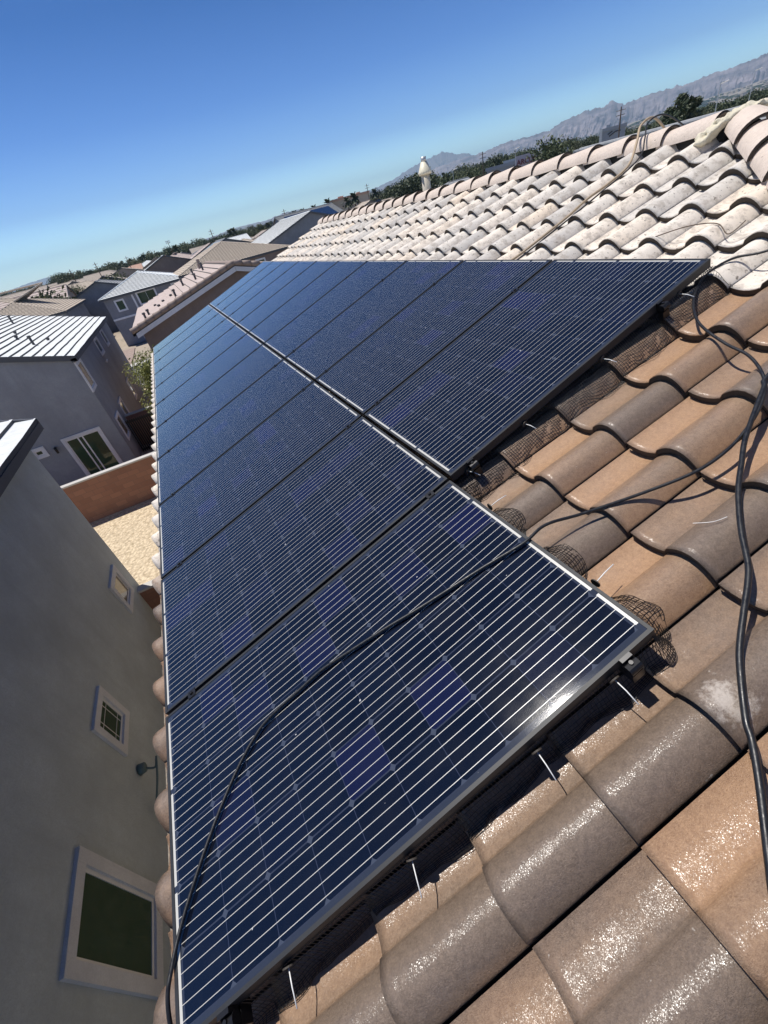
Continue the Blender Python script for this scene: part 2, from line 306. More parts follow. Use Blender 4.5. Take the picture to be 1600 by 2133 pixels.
# mountains: real ridges with depth; profile = (azimuth from +Y towards +X, crest elevation angle) in degrees
def ridge(name, prof, dist, depth, mat, rough, seed, base_el=0., cols=260, rows=34, back=1.35):
    a0, a1 = prof[0][0], prof[-1][0]; V = []; F = []
    def crest(a):
        for (p, e), (q, g) in zip(prof, prof[1:]):
            if p <= a <= q: return e+(g-e)*(a-p)/(q-p)
        return prof[-1][1]
    for i in range(cols+1):
        a = a0+(a1-a0)*i/cols; el = crest(a); fade = min(1, i/8, (cols-i)/8)
        H = max(1, dist*math.tan(R(el))+CP.z-G)
        for j in range(rows+1):
            q = j/rows
            if q <= .7: r_ = q/.7; d = dist-depth*(1-r_); h = r_**1.55
            else: r_ = (q-.7)/.3; d = dist+depth*.8*r_; h = 1-r_
            x = CP.x+d*math.sin(R(a)); y = CP.y+d*math.cos(R(a))
            nz = noise.ridged_multi_fractal(Vector((x/800+seed, y/800, 0)), .9, 2.1, 6, 1, 2)-1.0
            wv = noise.noise(Vector((x/1100, y/1100, seed)))*1.2
            gul = noise.fractal(Vector((a*1.5+wv+seed, q*2.6+wv, 3)), .8, 2, 6)
            am = math.sin(math.pi*min(1, q/.7)) if q < .7 else math.sin(math.pi*(1-(q-.7)/.3)*.5)*.4
            z = G+H*fade*h+H*rough*(nz*.35+gul*.5)*am*fade
            if abs(q-.7) < .03: z = G+H*fade*(1+.055*noise.fractal(Vector((a*2.6, seed, 0)), .7, 2, 4))
            V.append((x, y, max(z, G-2)))
    n = rows+1
    F = [(i*n+j, (i+1)*n+j, (i+1)*n+j+1, i*n+j+1) for i in range(cols) for j in range(rows)]
    am = R((a0+a1)/2)
    return tag(mesh(name, V, F, mat, smooth=False, at=(CP.x+dist*math.sin(am), CP.y+dist*math.cos(am), G)), kind='structure')
ridge('mountains', [(18, .35), (22.1, .77), (26.5, 1.04), (30.7, 1.36), (32.8, 1.6), (34.8, 1.75), (37.2, 1.8), (39.1, 2.05), (41.4, 2.0), (43.4, 2.02), (43.9, 2.2), (44.9, 2.48), (46.0, 2.52), (46.5, 2.66), (47.5, 2.6), (48.2, 2.62), (48.7, 2.84), (49.2, 2.62), (49.6, 2.42), (50.8, 2.42), (52.2, 2.55), (53.1, 2.5), (54.7, 2.52), (56.6, 2.66), (58.4, 2.7), (59.6, 2.88), (61, 2.8), (64, 2.95), (68, 2.6), (74, 2.2)], 7200, 2500, M['rock'], .33, 3.3, cols=520)
ridge('mountains', [(9, .5), (15, .95), (18.9, 1.0), (22.2, 1.09), (24.4, 1.15), (26, 1.31), (27.6, 1.55), (29.3, 2.05), (30.4, 2.25), (31.9, 2.5), (32.9, 2.68), (33.7, 2.5), (34.4, 2.2), (35.3, 2.1), (36.3, 1.7), (39, 1.2), (42, .8)], 11500, 2400, M['rockd'], .35, 8.1, cols=300)
ridge('mountains', [(-1, .1), (3.7, .6), (5.3, .6), (7.5, .78), (9.7, .98), (13.4, .94), (15.2, 1.2), (16.8, 1.14), (19, .9), (22, .6), (25, .2)], 9000, 2000, M['rockd'], .35, 1.7, cols=240)
ridge('mountains', [(-20, .2), (-16, .45), (-13.8, .55), (-11.2, .77), (-9.6, .86), (-8.5, .68), (-7.5, .4), (-5.4, .2), (-3.4, .38), (-2.4, .37), (0, .3), (3, .2)], 12500, 2400, M['rockd'], .3, 5.2, cols=200)
# bajada rising to the foot of the range
ridge('foothills', [(30, .2), (36, .38), (42, .62), (48, .85), (54, 1.1), (60, 1.35), (66, 1.4), (74, 1.2)], 4600, 3300, plain('scrub_slope', (.25, .22, .18), .95, sc=.01, var=.35), .05, 2.2, cols=160, rows=20)

# ================================================================== OWN HOUSE
EX = .2985; CV = .3414
XR = 4.81                                    # ridge
def hipu(x): return x-2.79
def prof(s):
    s = s % EX
    if s < .168: return .004+.072*math.sin(math.pi*min(1, s/.185))**.8
    q = (s-.168)/(EX-.168); return .002+.016*(2*q-1)**2
N0 = -.182
def tile_n(v, u):
    tau = ((v-.54) % CV)/CV
    return N0+prof(u-.035)+.036*(1-tau)
house = thing('tiled_house', 'nearest house with wet brown and pale beige S-tile roof carrying the solar panels', 'house', (3, 5, G))
V = []; F = []; CC = []; FM = []
SS = [.003, .007, .014, .026, .042, .06, .084, .108, .126, .142, .154, .162, .168, .174, .19, .212, .235, .258, .276, .288, .293]
k0 = -2; rng = random.Random(5)
HUE = {(0, 0): .12, (2, -2): .1, (1, -2): .95, (1, 0): .9, (2, -1): .95, (1, -1): .95, (0, -1): .9, (3, -1): .92, (3, 0): .22, (4, 0): .85, (4, 1): .3, (5, 1): .28, (5, 2): .8, (4, 2): .3, (6, 2): .25, (6, 3): .35, (7, 2): .3, (5, 0): .5, (6, 1): .75, (3, -2): .3, (4, -1): .9, (2, 0): .9, (1, 1): .3, (0, -2): .9, (-1, 0): .25, (-1, -1): .8}
for k in range(k0, 13):
    vf = .54+CV*k
    for j in range(-11, 38):
        u0 = .035+EX*j
        if u0+.3 < hipu((vf+.2)*CT)-.1 or u0 > 11.3: continue
        vmax = min(vf+CV+.04, 5.03)
        if vmax - vf < .05: continue
        hue = rng.random()**.85; hue = HUE.get((k, j), hue if not (j < 1 and k < 4) else .55+.45*hue); dv = rng.uniform(-.004, .004); dnn = rng.uniform(-.0025, .003); tw = rng.uniform(-.006, .006); sk = rng.uniform(-.008, .008)
        vv = [0, .03, .12, .24, vmax-vf]; base = len(V)
        nS = len(SS)
        wetp = 1/(1+math.exp((vf-3.05)*9)) * 1/(1+math.exp((u0-3.3)*2.2))
        if k == -2: wetp = 1/(1+math.exp((u0-2.2)*2)); hue = .15+.5*hue if u0 > -.1 else hue
        rows_ = [('lip', -.010), ('lip', -.024)]
        def put(vq, s, n, sp_):
            V.append(T(vf+dv+vq+sk*s+0*sp_, u0+s, n)); CC.append((hue, wetp, min(1, max(0, (prof(s)-.004)/.055)) if s > .002 else .3))
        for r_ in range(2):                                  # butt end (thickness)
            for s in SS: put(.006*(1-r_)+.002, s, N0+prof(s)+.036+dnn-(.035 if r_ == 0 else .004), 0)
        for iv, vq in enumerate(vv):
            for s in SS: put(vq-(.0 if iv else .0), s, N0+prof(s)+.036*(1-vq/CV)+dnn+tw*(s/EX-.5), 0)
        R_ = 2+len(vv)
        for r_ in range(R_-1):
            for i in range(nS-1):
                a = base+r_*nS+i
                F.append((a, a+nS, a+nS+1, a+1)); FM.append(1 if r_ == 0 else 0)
        # side skirt at s = 0
        b2 = len(V)
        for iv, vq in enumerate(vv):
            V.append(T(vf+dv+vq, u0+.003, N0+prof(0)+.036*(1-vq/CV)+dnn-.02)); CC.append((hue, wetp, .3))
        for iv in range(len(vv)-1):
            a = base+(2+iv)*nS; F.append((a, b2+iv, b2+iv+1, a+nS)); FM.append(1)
tiles = mesh('tile_field', V, F, [M['tile'], M['edge_shade']], house, FM, True)
ca = tiles.data.color_attributes.new('tile', 'FLOAT_COLOR', 'POINT')
ca.data.foreach_set('color', [x for c_ in CC for x in (*c_, 1)])
bm = bmesh.new(); bm.from_mesh(tiles.data)
p0 = Vector((XR, hipu(XR), 0))-ORG[house]; nrm = Vector((1, -1, 0)).normalized()
bmesh.ops.bisect_plane(bm, geom=bm.verts[:]+bm.edges[:]+bm.faces[:], plane_co=p0+nrm*.02, plane_no=nrm, clear_outer=True)
bm.to_mesh(tiles.data); bm.free()
# deck under the tiles, other slopes (courses of tile seen from the side), walls
ZR = XR*math.tan(TH)-.2/CT*1.0
ex0 = -.12*CT
def zroof(x): return x*math.tan(TH)+(N0-.012)/CT
YE = 11.33
m_ = MB(); xe = -.12
m_.add([(xe, hipu(xe), zroof(xe)), (XR, hipu(XR), zroof(XR)), (XR, YE, zroof(XR)), (xe, YE, zroof(xe))], [(0, 1, 2, 3)])
m_.build('roof_underlay', M['felt'], house)
def courses(m_, P0, P1, inn, run, k0, k1, z0, tan, step=.34, lift=.035, mi=0, bi=0, jit=.0, corr=0, rg=random):
    """tile courses on one slope; P0-P1 eave line, inn horizontal inward direction, k0/k1 inset per unit run"""
    P0 = Vector((*P0, 0)); P1 = Vector((*P1, 0)); e = (P1-P0).normalized(); inn = Vector((*inn, 0)); d = 0
    LN = (P1-P0).length
    nseg = max(1, int(LN/1.1)) if jit else 1
    while d < run-.02:
        d1 = min(run, d+step)
        A = [P0+e*(k0*q)+inn*q for q in (d, d1)]; B = [P1-e*(k1*q)+inn*q for q in (d, d1)]
        js = [rg.uniform(-jit, jit) for _ in range(nseg+1)]
        if corr:
            ns_ = max(1, int(LN/(corr/2))); hs_ = LN/ns_
            for i in range(ns_):
                lo, hi = i*hs_, (i+1)*hs_
                if hi <= k0*d or lo >= LN-k1*d: continue
                V = []
                for q_, hz in ((lo, .045*(i % 2)), (hi, .045*((i+1) % 2))):
                    a = P0+e*min(max(q_, k0*d), LN-k1*d)+inn*d; b = P0+e*min(max(q_, k0*d1), LN-k1*d1)+inn*d1
                    V += [(a.x, a.y, z0+d*tan-.02), (a.x, a.y, z0+d*tan+lift+hz), (b.x, b.y, z0+d1*tan+hz)]
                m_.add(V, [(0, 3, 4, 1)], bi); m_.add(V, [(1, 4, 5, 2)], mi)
        else:
            V = []
            for i in range(nseg+1):
                q = i/nseg; a = A[0].lerp(B[0], q)+inn*js[i]; b = A[1].lerp(B[1], q)
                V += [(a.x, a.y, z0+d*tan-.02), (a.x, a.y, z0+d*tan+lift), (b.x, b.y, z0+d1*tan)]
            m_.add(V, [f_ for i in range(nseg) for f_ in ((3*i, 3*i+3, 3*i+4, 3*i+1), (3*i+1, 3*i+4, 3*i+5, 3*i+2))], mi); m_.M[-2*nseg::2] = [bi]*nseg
        d = d1
tn = math.tan(TH)
m_ = MB(); run = XR-xe
courses(m_, (2*XR-xe, YE), (2*XR-xe, hipu(xe)), (-1, 0), run, 0, 1, zroof(xe)+.02, tn, corr=.3, bi=1)
courses(m_, (2*XR-xe, hipu(xe)), (xe, hipu(xe)), (0, 1), run, 1, 1, zroof(xe)+.02, tn, corr=.3, bi=1)
m_.build('side_slopes', [M['r_own'], M['butt_shade']], house)
m_ = MB()
zw = zroof(.35)-.02
m_.add([(.35, hipu(.35), G), (9.2, hipu(.35), G), (9.2, 11.0, G), (.35, 11.0, G), (.35, hipu(.35), zw), (9.2, hipu(.35), zw), (9.2, 11.0, zw), (.35, 11.0, zw), (XR, 11.0, zroof(XR)-.05)],
       [(0, 1, 5, 4), (1, 2, 6, 5), (3, 0, 4, 7), (2, 3, 7, 8, 6)])
m_.build('wall', M['stuccoO'], house)
m_ = MB().box(-.14, -.1, hipu(xe), YE, zroof(-.12)-.2, zroof(-.12)-.03)
m_.add([(-.12, YE, zroof(-.12)-.2), (XR, YE, zroof(XR)-.2), (XR, YE, zroof(XR)-.02), (-.12, YE, zroof(-.12)-.02)], [(0, 1, 2, 3)])
m_.build('fascia', M['stuccoO'], house)
# barrel cap tiles
def cap(m_, a, b, up, r0, r1, th=.016, k=14, drop=.05):
    """one barrel tile from a (wide, lower end) to b (narrow end)"""
    a = Vector(a); b = Vector(b); ax = (b-a).normalized(); up = (up-ax*up.dot(ax)).normalized(); sd = ax.cross(up)
    V = []; F = []
    def ring(p, r, ri):
        out = []
        for i in range(k+1):
            an = math.pi*i/k; out.append(p+sd*(math.cos(an)*r)+up*(math.sin(an)*r*.86-drop*0))
        return out
    R0 = ring(a, r0, 0); R1 = ring(b, r1, 0); I0 = ring(a, r0-th, 0); I1 = ring(b, r1-th, 0)
    Mm = ring(a.lerp(b, .06), r0*1.0, 0)
    V = R0+R1+I0+I1; n = k+1
    for i in range(k):
        F.append((i, i+1, n+i+1, n+i)); F.append((2*n+i, 3*n+i, 3*n+i+1, 2*n+i+1))
    m_.add(V, F, 0)
    m_.add(R0+I0, [(i, n+i, n+i+1, i+1) for i in range(k)], 1)
    m_.add([R0[0], R1[0], I1[0], I0[0], R0[k], R1[k], I1[k], I0[k]], [(0, 1, 2, 3), (4, 7, 6, 5)], 0)
m_ = MB(); u = 2.2; rg = random.Random(2)
ZC = 1.455
while u < 11.3:
    j = rg.uniform(-.008, .008)
    cap(m_, (XR+j, u+.39, ZC+.004), (XR-j, u, ZC-.006+.018), Vector((0, 0, 1)), .128, .108) if False else cap(m_, (XR+j, u-.02, ZC+.012+rg.uniform(-.004, .004)), (XR-j, u+.40, ZC-.008), Vector((0, 0, 1)), .13, .108)
    u += .365
rc = m_.build('ridge_cap', [M['cap'], M['edge_shade']], house, True)
m_ = MB(); hd = Vector((-1, -1, -tn)).normalized(); upv = Vector((0, 0, 1)); J0 = Vector((XR-.03, hipu(XR)-.03, ZC+.0))
s = 0.0
while s < 6.6:
    p = J0+hd*(s+.40); q = J0+hd*(s-.02)
    cap(m_, p+Vector((0, 0, .03)), q+Vector((0, 0, .005)), upv, .15, .125, th=.018, k=16)
    s += .365
m_.build('hip_cap', [M['cap'], M['edge_shade']], house, True)
m_ = MB(); m_.tube([J0+hd*q+Vector((0, 0, -.03)) for q in (0, 6.5)], .09, 8); m_.tube([(XR, 2.1, ZC-.03), (XR, 11.3, ZC-.03)], .08, 8)
m_.build('mortar_bed', M['felt'], house)
# dried foam patch at the junction
bm = bmesh.new(); rg = random.Random(9)
path = spline([(4.60, 2.19, ZC-.03), (4.66, 2.15, ZC+.03), (4.73, 2.09, ZC+.085), (4.82, 2.03, ZC+.115), (4.95, 1.97, ZC+.11), (5.1, 1.93, ZC+.08)], 9)
for p in path:
    for _ in range(4):
        mm = Matrix.Translation(p-ORG[house]+Vector((rg.uniform(-.05, .05), rg.uniform(-.04, .04), rg.uniform(-.02, .012)))) @ Matrix.Diagonal((1, 1, .6, 1))
        bmesh.ops.create_icosphere(bm, subdivisions=2, radius=rg.uniform(.010, .028), matrix=mm)
me = bpy.data.meshes.new('foam_patch'); bm.to_mesh(me); bm.free(); me.materials.append(M['foam'])
o = bpy.data.objects.new('foam_patch', me); COL.objects.link(o); o.parent = house
q = o.modifiers.new('r', 'REMESH'); q.mode = 'VOXEL'; q.voxel_size = .011; q.use_smooth_shade = True
q = o.modifiers.new('s', 'SMOOTH'); q.iterations = 1
# flue pipe behind the ridge
m_ = MB(); fx_, fy_ = 5.12, 6.85
m_.tube([(fx_, fy_, 1.1), (fx_, fy_, 1.80)], .067, 20); m_.tube([(fx_, fy_, 1.15), (fx_, fy_, 1.24)], [.14, .072], 20)
fl = m_.build('flue_pipe', plain('flue_cream', (.52, .47, .38), .6, sc=9, var=.3), house, True)
m_ = MB(); m_.tube([(fx_, fy_, 1.76), (fx_, fy_, 1.79), (fx_, fy_, 1.80), (fx_, fy_, 1.92)], [.098, .104, .1, .048], 24)
m_.build('flue_cap', plain('flue_cap_cream', (.72, .66, .5), .5, sc=12), fl, True)
m_ = MB(); m_.tube([(fx_, fy_, 1.915), (fx_, fy_, 1.98)], .042, 18); m_.build('flue_top', M['galv'], fl, True)

# ================================================================== SOLAR PANELS
PP = 1.016; FT = .011; FH = .04
def panel_proto():
    root = thing('solar_panel', 'x', 'solar panel')
    m_ = MB()
    L_, W_ = PL, PW
    # frame: four rails with top lip; mitred corners
    def rail(a, b, c_, d):     # outer a->b, inner d->c
        V = [(*a, 0), (*b, 0), (*c_, 0), (*d, 0), (*a, -FH), (*b, -FH), (*c_, -.004), (*d, -.004)]
        m_.add(V, [(0, 1, 2, 3), (1, 0, 4, 5), (3, 2, 6, 7), (0, 3, 7, 4), (2, 1, 5, 6)])
    rail((0, 0), (L_, 0), (L_-FT, FT), (FT, FT)); rail((L_, 0), (L_, W_), (L_-FT, W_-FT), (L_-FT, FT))
    rail((L_, W_), (0, W_), (FT, W_-FT), (L_-FT, W_-FT)); rail((0, W_), (0, 0), (FT, FT), (FT, W_-FT))
    fr = m_.build('frame', M['frame'], root, local=True)
    m_ = MB().add([(FT-.001, FT-.001, -.0018), (L_-FT+.001, FT-.001, -.0018), (L_-FT+.001, W_-FT+.001, -.0018), (FT-.001, W_-FT+.001, -.0018)], [(0, 1, 2, 3)])
    m_.add([(FT-.001, FT-.001, -.007), (L_-FT+.001, FT-.001, -.007), (L_-FT+.001, W_-FT+.001, -.007), (FT-.001, W_-FT+.001, -.007)], [(3, 2, 1, 0)])
    m_.build('cell_sheet', M['lam'], root, local=True)
    return root
def clamp_mb(x, y):
    m_ = MB().box(x-.02, x+.02, y-.0095, y+.0095, -.03, .0035)
    m_.box(x-.018, x+.018, y-.019, y+.019, .0008, .0036)
    m_.tube([(x, y, .003), (x, y, .010)], .0075, 8)
    m_.tube([(x, y, .010), (x, y, .0125)], [.0075, .004], 8); return m_
ordn = ['', 'second', 'third', 'fourth', 'fifth', 'sixth', 'seventh', 'eighth', 'ninth', 'tenth', 'far end']
proto = panel_proto(); first = True
clampm = {}
for rowi, (vb, ca_, cb_) in enumerate([(0.0, .148, 1.52), (1.651, .112, 1.295)]):
    for i in range(0 if rowi == 0 else 1, 11):
        if first: root = proto; first = False
        else:
            root = proto.copy(); COL.objects.link(root); ORG[root] = Vector((0, 0, 0))
            for ch in list(proto.children):
                if ch.name.split('.')[0] in ('frame', 'cell_sheet'):
                    c2_ = ch.copy(); COL.objects.link(c2_); c2_.parent = root
        root.location = T(vb, i*PP+.010, 0); root.rotation_euler = (0, -TH, 0)
        rn = 'lower row along the eave' if rowi == 0 else 'upper row towards the ridge'
        if i == 0: lb = 'nearest black solar panel, alone at the front, crossed by the black hose'
        elif i == 10: lb = 'farthest solar panel of the %s' % rn
        elif rowi == 1 and i == 1: lb = 'nearest solar panel of the upper row towards the ridge, open wire mesh beside it'
        else: lb = '%s solar panel from the near end of the %s' % (ordn[i if rowi else i], rn)
        if rowi == 0 and 0 < i < 10: lb = '%s solar panel from the near end of the %s' % (ordn[i], rn)
        if rowi == 1 and 1 < i < 10: lb = '%s solar panel from the near end of the %s' % (ordn[i-1], rn)
        tag(root, lb, 'solar panel', 'black solar panels in two rows on the tile roof')
        if i < 10:
            for q in (ca_, cb_):
                key = q
                if key not in clampm:
                    o = clamp_mb(q, PW+.010).build('mid_clamp', M['black'], root, local=True); clampm[key] = o
                else:
                    o = clampm[key].copy(); COL.objects.link(o); o.parent = root
        if (rowi, i) in ((0, 0), (1, 1)):
            for q in (ca_, cb_):
                m_ = MB().box(q-.018, q+.018, -.012, -.0005, -.035, .003); m_.tube([(q, -.022, -.03), (q, -.022, .0)], .006, 8)
                m_.tube([(q-.02, -.026, -.022), (q+.02, -.026, -.022)], .017, 14); m_.build('end_clamp', M['black'], root, local=True)
# mounting rails under the panels
for lbl, v_, ua in (('black mounting rail under the eave side of the lower panel row', .148, -.03), ('black mounting rail under the upslope side of the lower panel row', 1.52, -.03), ('black mounting rail under the lower side of the upper panel row', 1.763, .99), ('black mounting rail under the ridge side of the upper panel row', 2.946, .99)):
    m_ = MB().box(v_-.02, v_+.02, ua, 11.17, -.082, -.0405, f=T)
    for q in range(9): 
        uu = .4+q*1.3
        if uu > ua: m_.box(v_-.03, v_+.03, uu-.02, uu+.02, -.15, -.083, f=T)
    tag(m_.build('mounting_rail', M['black'], at=T(v_, ua, -.06)), lbl, 'rail', 'rails under the solar panels')

# ================================================================== WIRE MESH GUARD
def guard_sheet(m_, edge, outv, n_len, widthf, rad=.0011, step=.0125, nacross=9):
    """wire grid from the frame bottom out on to the tiles; edge(s)->(v,u), outv outward (dv,du)"""
    cnt = int(n_len/step); grid = []
    for i in range(cnt+1):
        s = i*step; ev, eu = edge(s); w_ = widthf(s); rowp = []
        for j in range(nacross+1):
            q = j/nacross
            v_ = ev+outv[0]*w_*q; u_ = eu+outv[1]*w_*q
            nt_ = tile_n(v_, u_)+.006+.004*math.sin(i*.9+j)
            top = -.036; drop = 1-(1-min(1, q*1.7))**2.2
            nv = noise.noise(Vector((v_*22, u_*22, 1)))*.007*q; nu = noise.noise(Vector((v_*19, u_*19, 5)))*.007*q
            rowp.append(T(v_+nv, u_+nu, top*(1-drop)+max(nt_, -.16)*drop+noise.noise(Vector((v_*30, u_*30, 9)))*.006*q))
        grid.append(rowp)
    for rp in grid: m_.tube(rp, rad, 3, caps=False)
    for j in range(nacross+1): m_.tube([g[j] for g in grid], rad, 3, caps=False)
def clip(parent, a, b):
    m_ = MB(); d_ = (Vector(b)-Vector(a)); mid_ = Vector(a)+d_*.5+Vector((0, 0, .004))
    m_.tube([a, mid_, b], .0017, 6)
    o = m_.build('clip_rod', M['rod'], parent, True)
    w_ = MB(); dd = d_.normalized(); w_.tube([Vector(a)-dd*.002, Vector(a)+dd*.002], .016, 16); w_.build('washer', M['washer'], o)
g1 = thing('wire_guard', 'black wire mesh skirt around the front and upslope edges of the nearest solar panel', 'wire mesh', T(.8, -.02, -.1))
m_ = MB()
guard_sheet(m_, lambda s: (s, .008), (0, -1), PL, lambda s: .036+.008*math.sin(s*9)+.005*math.sin(s*31))
guard_sheet(m_, lambda s: (PL, .012+s), (1, 0), .985, lambda s: .058+.036*math.sin((s-.02)*math.pi*2/.2985+.2)+.008*math.sin(s*41), nacross=10)
# curled corner
for i in range(9):
    an = math.pi/2*i/8; pts = []
    for j in range(10):
        q = j/9; r_ = .05*q; v_ = PL-.01+math.sin(an)*r_; u_ = .01-math.cos(an)*r_
        pts.append(T(v_, u_, -.03*(1-q)+(tile_n(v_, u_)+.01)*q+.012*math.sin(q*3.1)))
    m_.tube(pts, .0011, 3, caps=False)
for j in range(1, 10):
    q = j/9; r_ = .05*q
    m_.tube([T(PL-.01+math.sin(math.pi/2*i/8)*r_, .01-math.cos(math.pi/2*i/8)*r_, -.03*(1-q)+(tile_n(PL, .01)+.012)*q+.012*math.sin(q*3.1)) for i in range(9)], .0011, 3, caps=False)
m_.build('wire_mesh', M['wire'], g1)
for a, b in [((.741, -.003), (.718, -.076)), ((.323, .001), (.312, -.075)), ((1.177, -.008), (1.169, -.08)), ((1.464, -.003), (1.461, -.077))]:
    clip(g1, T(*a, -.045), T(*b, -.062))
for a, b in [((1.655, .232), (1.745, .245)), ((1.655, .767), (1.741, .767))]: clip(g1, T(*a, -.045), T(*b, -.055))
g2 = thing('wire_guard', 'black wire mesh skirt along the near edge of the upper solar panel row', 'wire mesh', T(2.5, 1, -.1))
m_ = MB(); guard_sheet(m_, lambda s: (1.655+s, 1.026), (0, -1), 1.63, lambda s: .10+.010*math.sin(s*8)+.008*math.sin(s*23+1), nacross=10)
guard_sheet(m_, lambda s: (3.284, 1.03+s), (1, 0), .5, lambda s: .05+.02*math.sin(s*20), nacross=6)
m_.build('wire_mesh', M['wire'], g2)
for a, b in [((1.734, 1.024), (1.756, .964)), ((2.084, 1.022), (2.095, .963)), ((2.576, 1.023), (2.59, .958)), ((3.077, 1.026), (3.085, .96))]:
    clip(g2, T(*a, -.045), T(*b, -.06))

# ================================================================== HOSES
H1 = [T(3.9, .35, .02), T(3.6, .72, -.05)]+[T(a, b, -.074) for a, b in [(3.464, .893), (3.408, 1.001), (3.306, 1.038), (3.19, 1.015), (3.081, .961), (2.967, .868), (2.894, .774), (2.824, .64), (2.783, .535), (2.719, .449), (2.642, .383), (2.541, .335), (2.437, .307), (2.318, .294), (2.194, .311), (2.033, .38)]]
H1 += [T(1.841, .458, -.05), T(1.71, .492, -.005)]+[T(a, b, .010) for a, b in [(1.6, .484), (1.425, .519), (1.18, .56), (1.017, .593), (.868, .618), (.737, .637), (.62, .633), (.516, .629), (.431, .612), (.329, .553), (.229, .468), (.157, .393), (.09, .312), (.038, .239), (.005, .176)]]
H1 += [T(-.02, .12, .004), T(-.04, .05, -.03), T(-.08, -.06, -.12), T(-.12, -.25, -.5)]
tag(mesh('hose', *(lambda m_: (m_.V, m_.F))(MB().tube(spline(H1, 10), .0058, 10)), M['hose'], smooth=True, at=T(1.7, .5, 0)), 'long black hose looping over wet tiles, then lying across the nearest solar panel', 'hose')
H2 = [T(2.95, .3, -.05), T(2.80, .40, -.07)]+[T(a, b, -.072) for a, b in [(2.675, .403), (2.635, .382), (2.529, .34), (2.386, .28), (2.293, .229), (2.201, .177), (2.124, .124), (2.051, .068), (1.973, 0), (1.917, -.036), (1.842, -.076), (1.755, -.124), (1.701, -.161), (1.61, -.233), (1.578, -.267), (1.523, -.316), (1.451, -.374), (1.396, -.418), (1.355, -.452), (1.25, -.55), (1.0, -.7)]]
tag(mesh('hose', *(lambda m_: (m_.V, m_.F))(MB().tube(spline(H2, 10), .0083, 10)), M['hose'], smooth=True, at=T(1.7, -.1, 0)), 'thicker black hose running down the right edge of the wet tiles', 'hose')
RP = [T(5.6, 3.0, -.3), T(5.25, 2.86, -.01), T(5.06, 2.83, .03), T(4.88, 2.73, -.02)]+[T(a, b, -.075) for a, b in [(4.642, 2.611), (4.399, 2.579), (4.197, 2.603), (3.943, 2.579), (3.695, 2.583), (3.48, 2.593), (3.36, 2.62), (3.2, 2.7)]]
tag(mesh('hose', *(lambda m_: (m_.V, m_.F))(MB().tube(spline(RP, 8), .0095, 10)), M['tanhose'], smooth=True, at=T(4, 2.6, 0)), 'tan hose coming over the ridge and down the pale tiles', 'hose')
RP = [T(5.6, 2.8, -.3), T(5.25, 2.76, -.01), T(5.08, 2.78, .03), T(4.92, 2.69, -.02)]+[T(a, b, -.077) for a, b in [(4.769, 2.609), (4.517, 2.549), (4.31, 2.545), (3.999, 2.536), (3.753, 2.54), (3.51, 2.544), (3.34, 2.56), (3.2, 2.6)]]
tag(mesh('cable', *(lambda m_: (m_.V, m_.F))(MB().tube(spline(RP, 8), .006, 8)), M['hose'], smooth=True, at=T(4, 2.5, 0)), 'thin dark cable beside the tan hose on the pale tiles', 'cable')
m_ = MB().tube(spline([T(3.62, 1.62, -.085), T(3.7, 1.45, -.07), T(3.72, 1.3, -.075), T(3.66, 1.2, -.1), T(3.74, 1.17, -.08)], 8), .0028, 6)
tag(m_.build('twig', M['bark'], at=T(3.7, 1.4, -.08)), 'thin bent twig lying on the pale tiles above the upper panel', 'twig')
m_ = MB().tube(spline([T(2.02, .19, -.083), T(2.05, .15, -.075), T(2.09, .135, -.08)], 6), .0009, 5)
tag(m_.build('straw', M['rod'], at=T(2.05, .15, -.08)), 'tiny pale curved straw on a wet brown tile between the hoses', 'straw')

# ================================================================== HOUSES
def window(parent, face, s, z, wd, h, cs=.14, glass='glass', mull=(), horiz=(), proud=.045, mw=.014):
    """face: ('x', X, sign) wall of constant X facing sign, or ('y', Y, sign); s = centre along the wall, z = centre height"""
    ax, pos, sg = face
    def P(a, b, c_):      # a along, b outwards, c height
        return Vector((pos+sg*b, a, c_)) if ax == 'x' else Vector((a, pos+sg*b, c_))
    def bx(m_, a0, a1, b0, b1, c0, c1): m_.box(a0, a1, b0, b1, c0, c1, f=P)
    m_ = MB(); W2, H2_ = wd/2, h/2
    bx(m_, s-W2, s-W2+cs, -.02, proud, z-H2_, z+H2_); bx(m_, s+W2-cs, s+W2, -.02, proud, z-H2_, z+H2_)
    bx(m_, s-W2+cs, s+W2-cs, -.02, proud-.002, z+H2_-cs, z+H2_); bx(m_, s-W2+cs, s+W2-cs, -.02, proud-.002, z-H2_, z-H2_+cs)
    w_ = m_.build('window', M['casing'], parent)
    m_ = MB(); i0, i1, j0, j1 = s-W2+cs, s+W2-cs, z-H2_+cs, z+H2_-cs; fr = .045
    bx(m_, i0, i0+fr, -.05, .012, j0, j1); bx(m_, i1-fr, i1, -.05, .012, j0, j1)
    bx(m_, i0+fr, i1-fr, -.05, .011, j1-fr, j1); bx(m_, i0+fr, i1-fr, -.05, .011, j0, j0+fr)
    for q in mull: bx(m_, i0+(i1-i0)*q-mw, i0+(i1-i0)*q+mw, -.03, .006, j0+fr, j1-fr)
    for q in horiz: bx(m_, i0+fr, i1-fr, -.03, .005, j0+(j1-j0)*q-mw*.9, j0+(j1-j0)*q+mw*.9)
    m_.build('frame', M['vinyl'], w_)
    m_ = MB(); bx(m_, i0+fr, i1-fr, -.05, .002, j0+fr, j1-fr); m_.build('pane', M[glass], w_)
    return w_
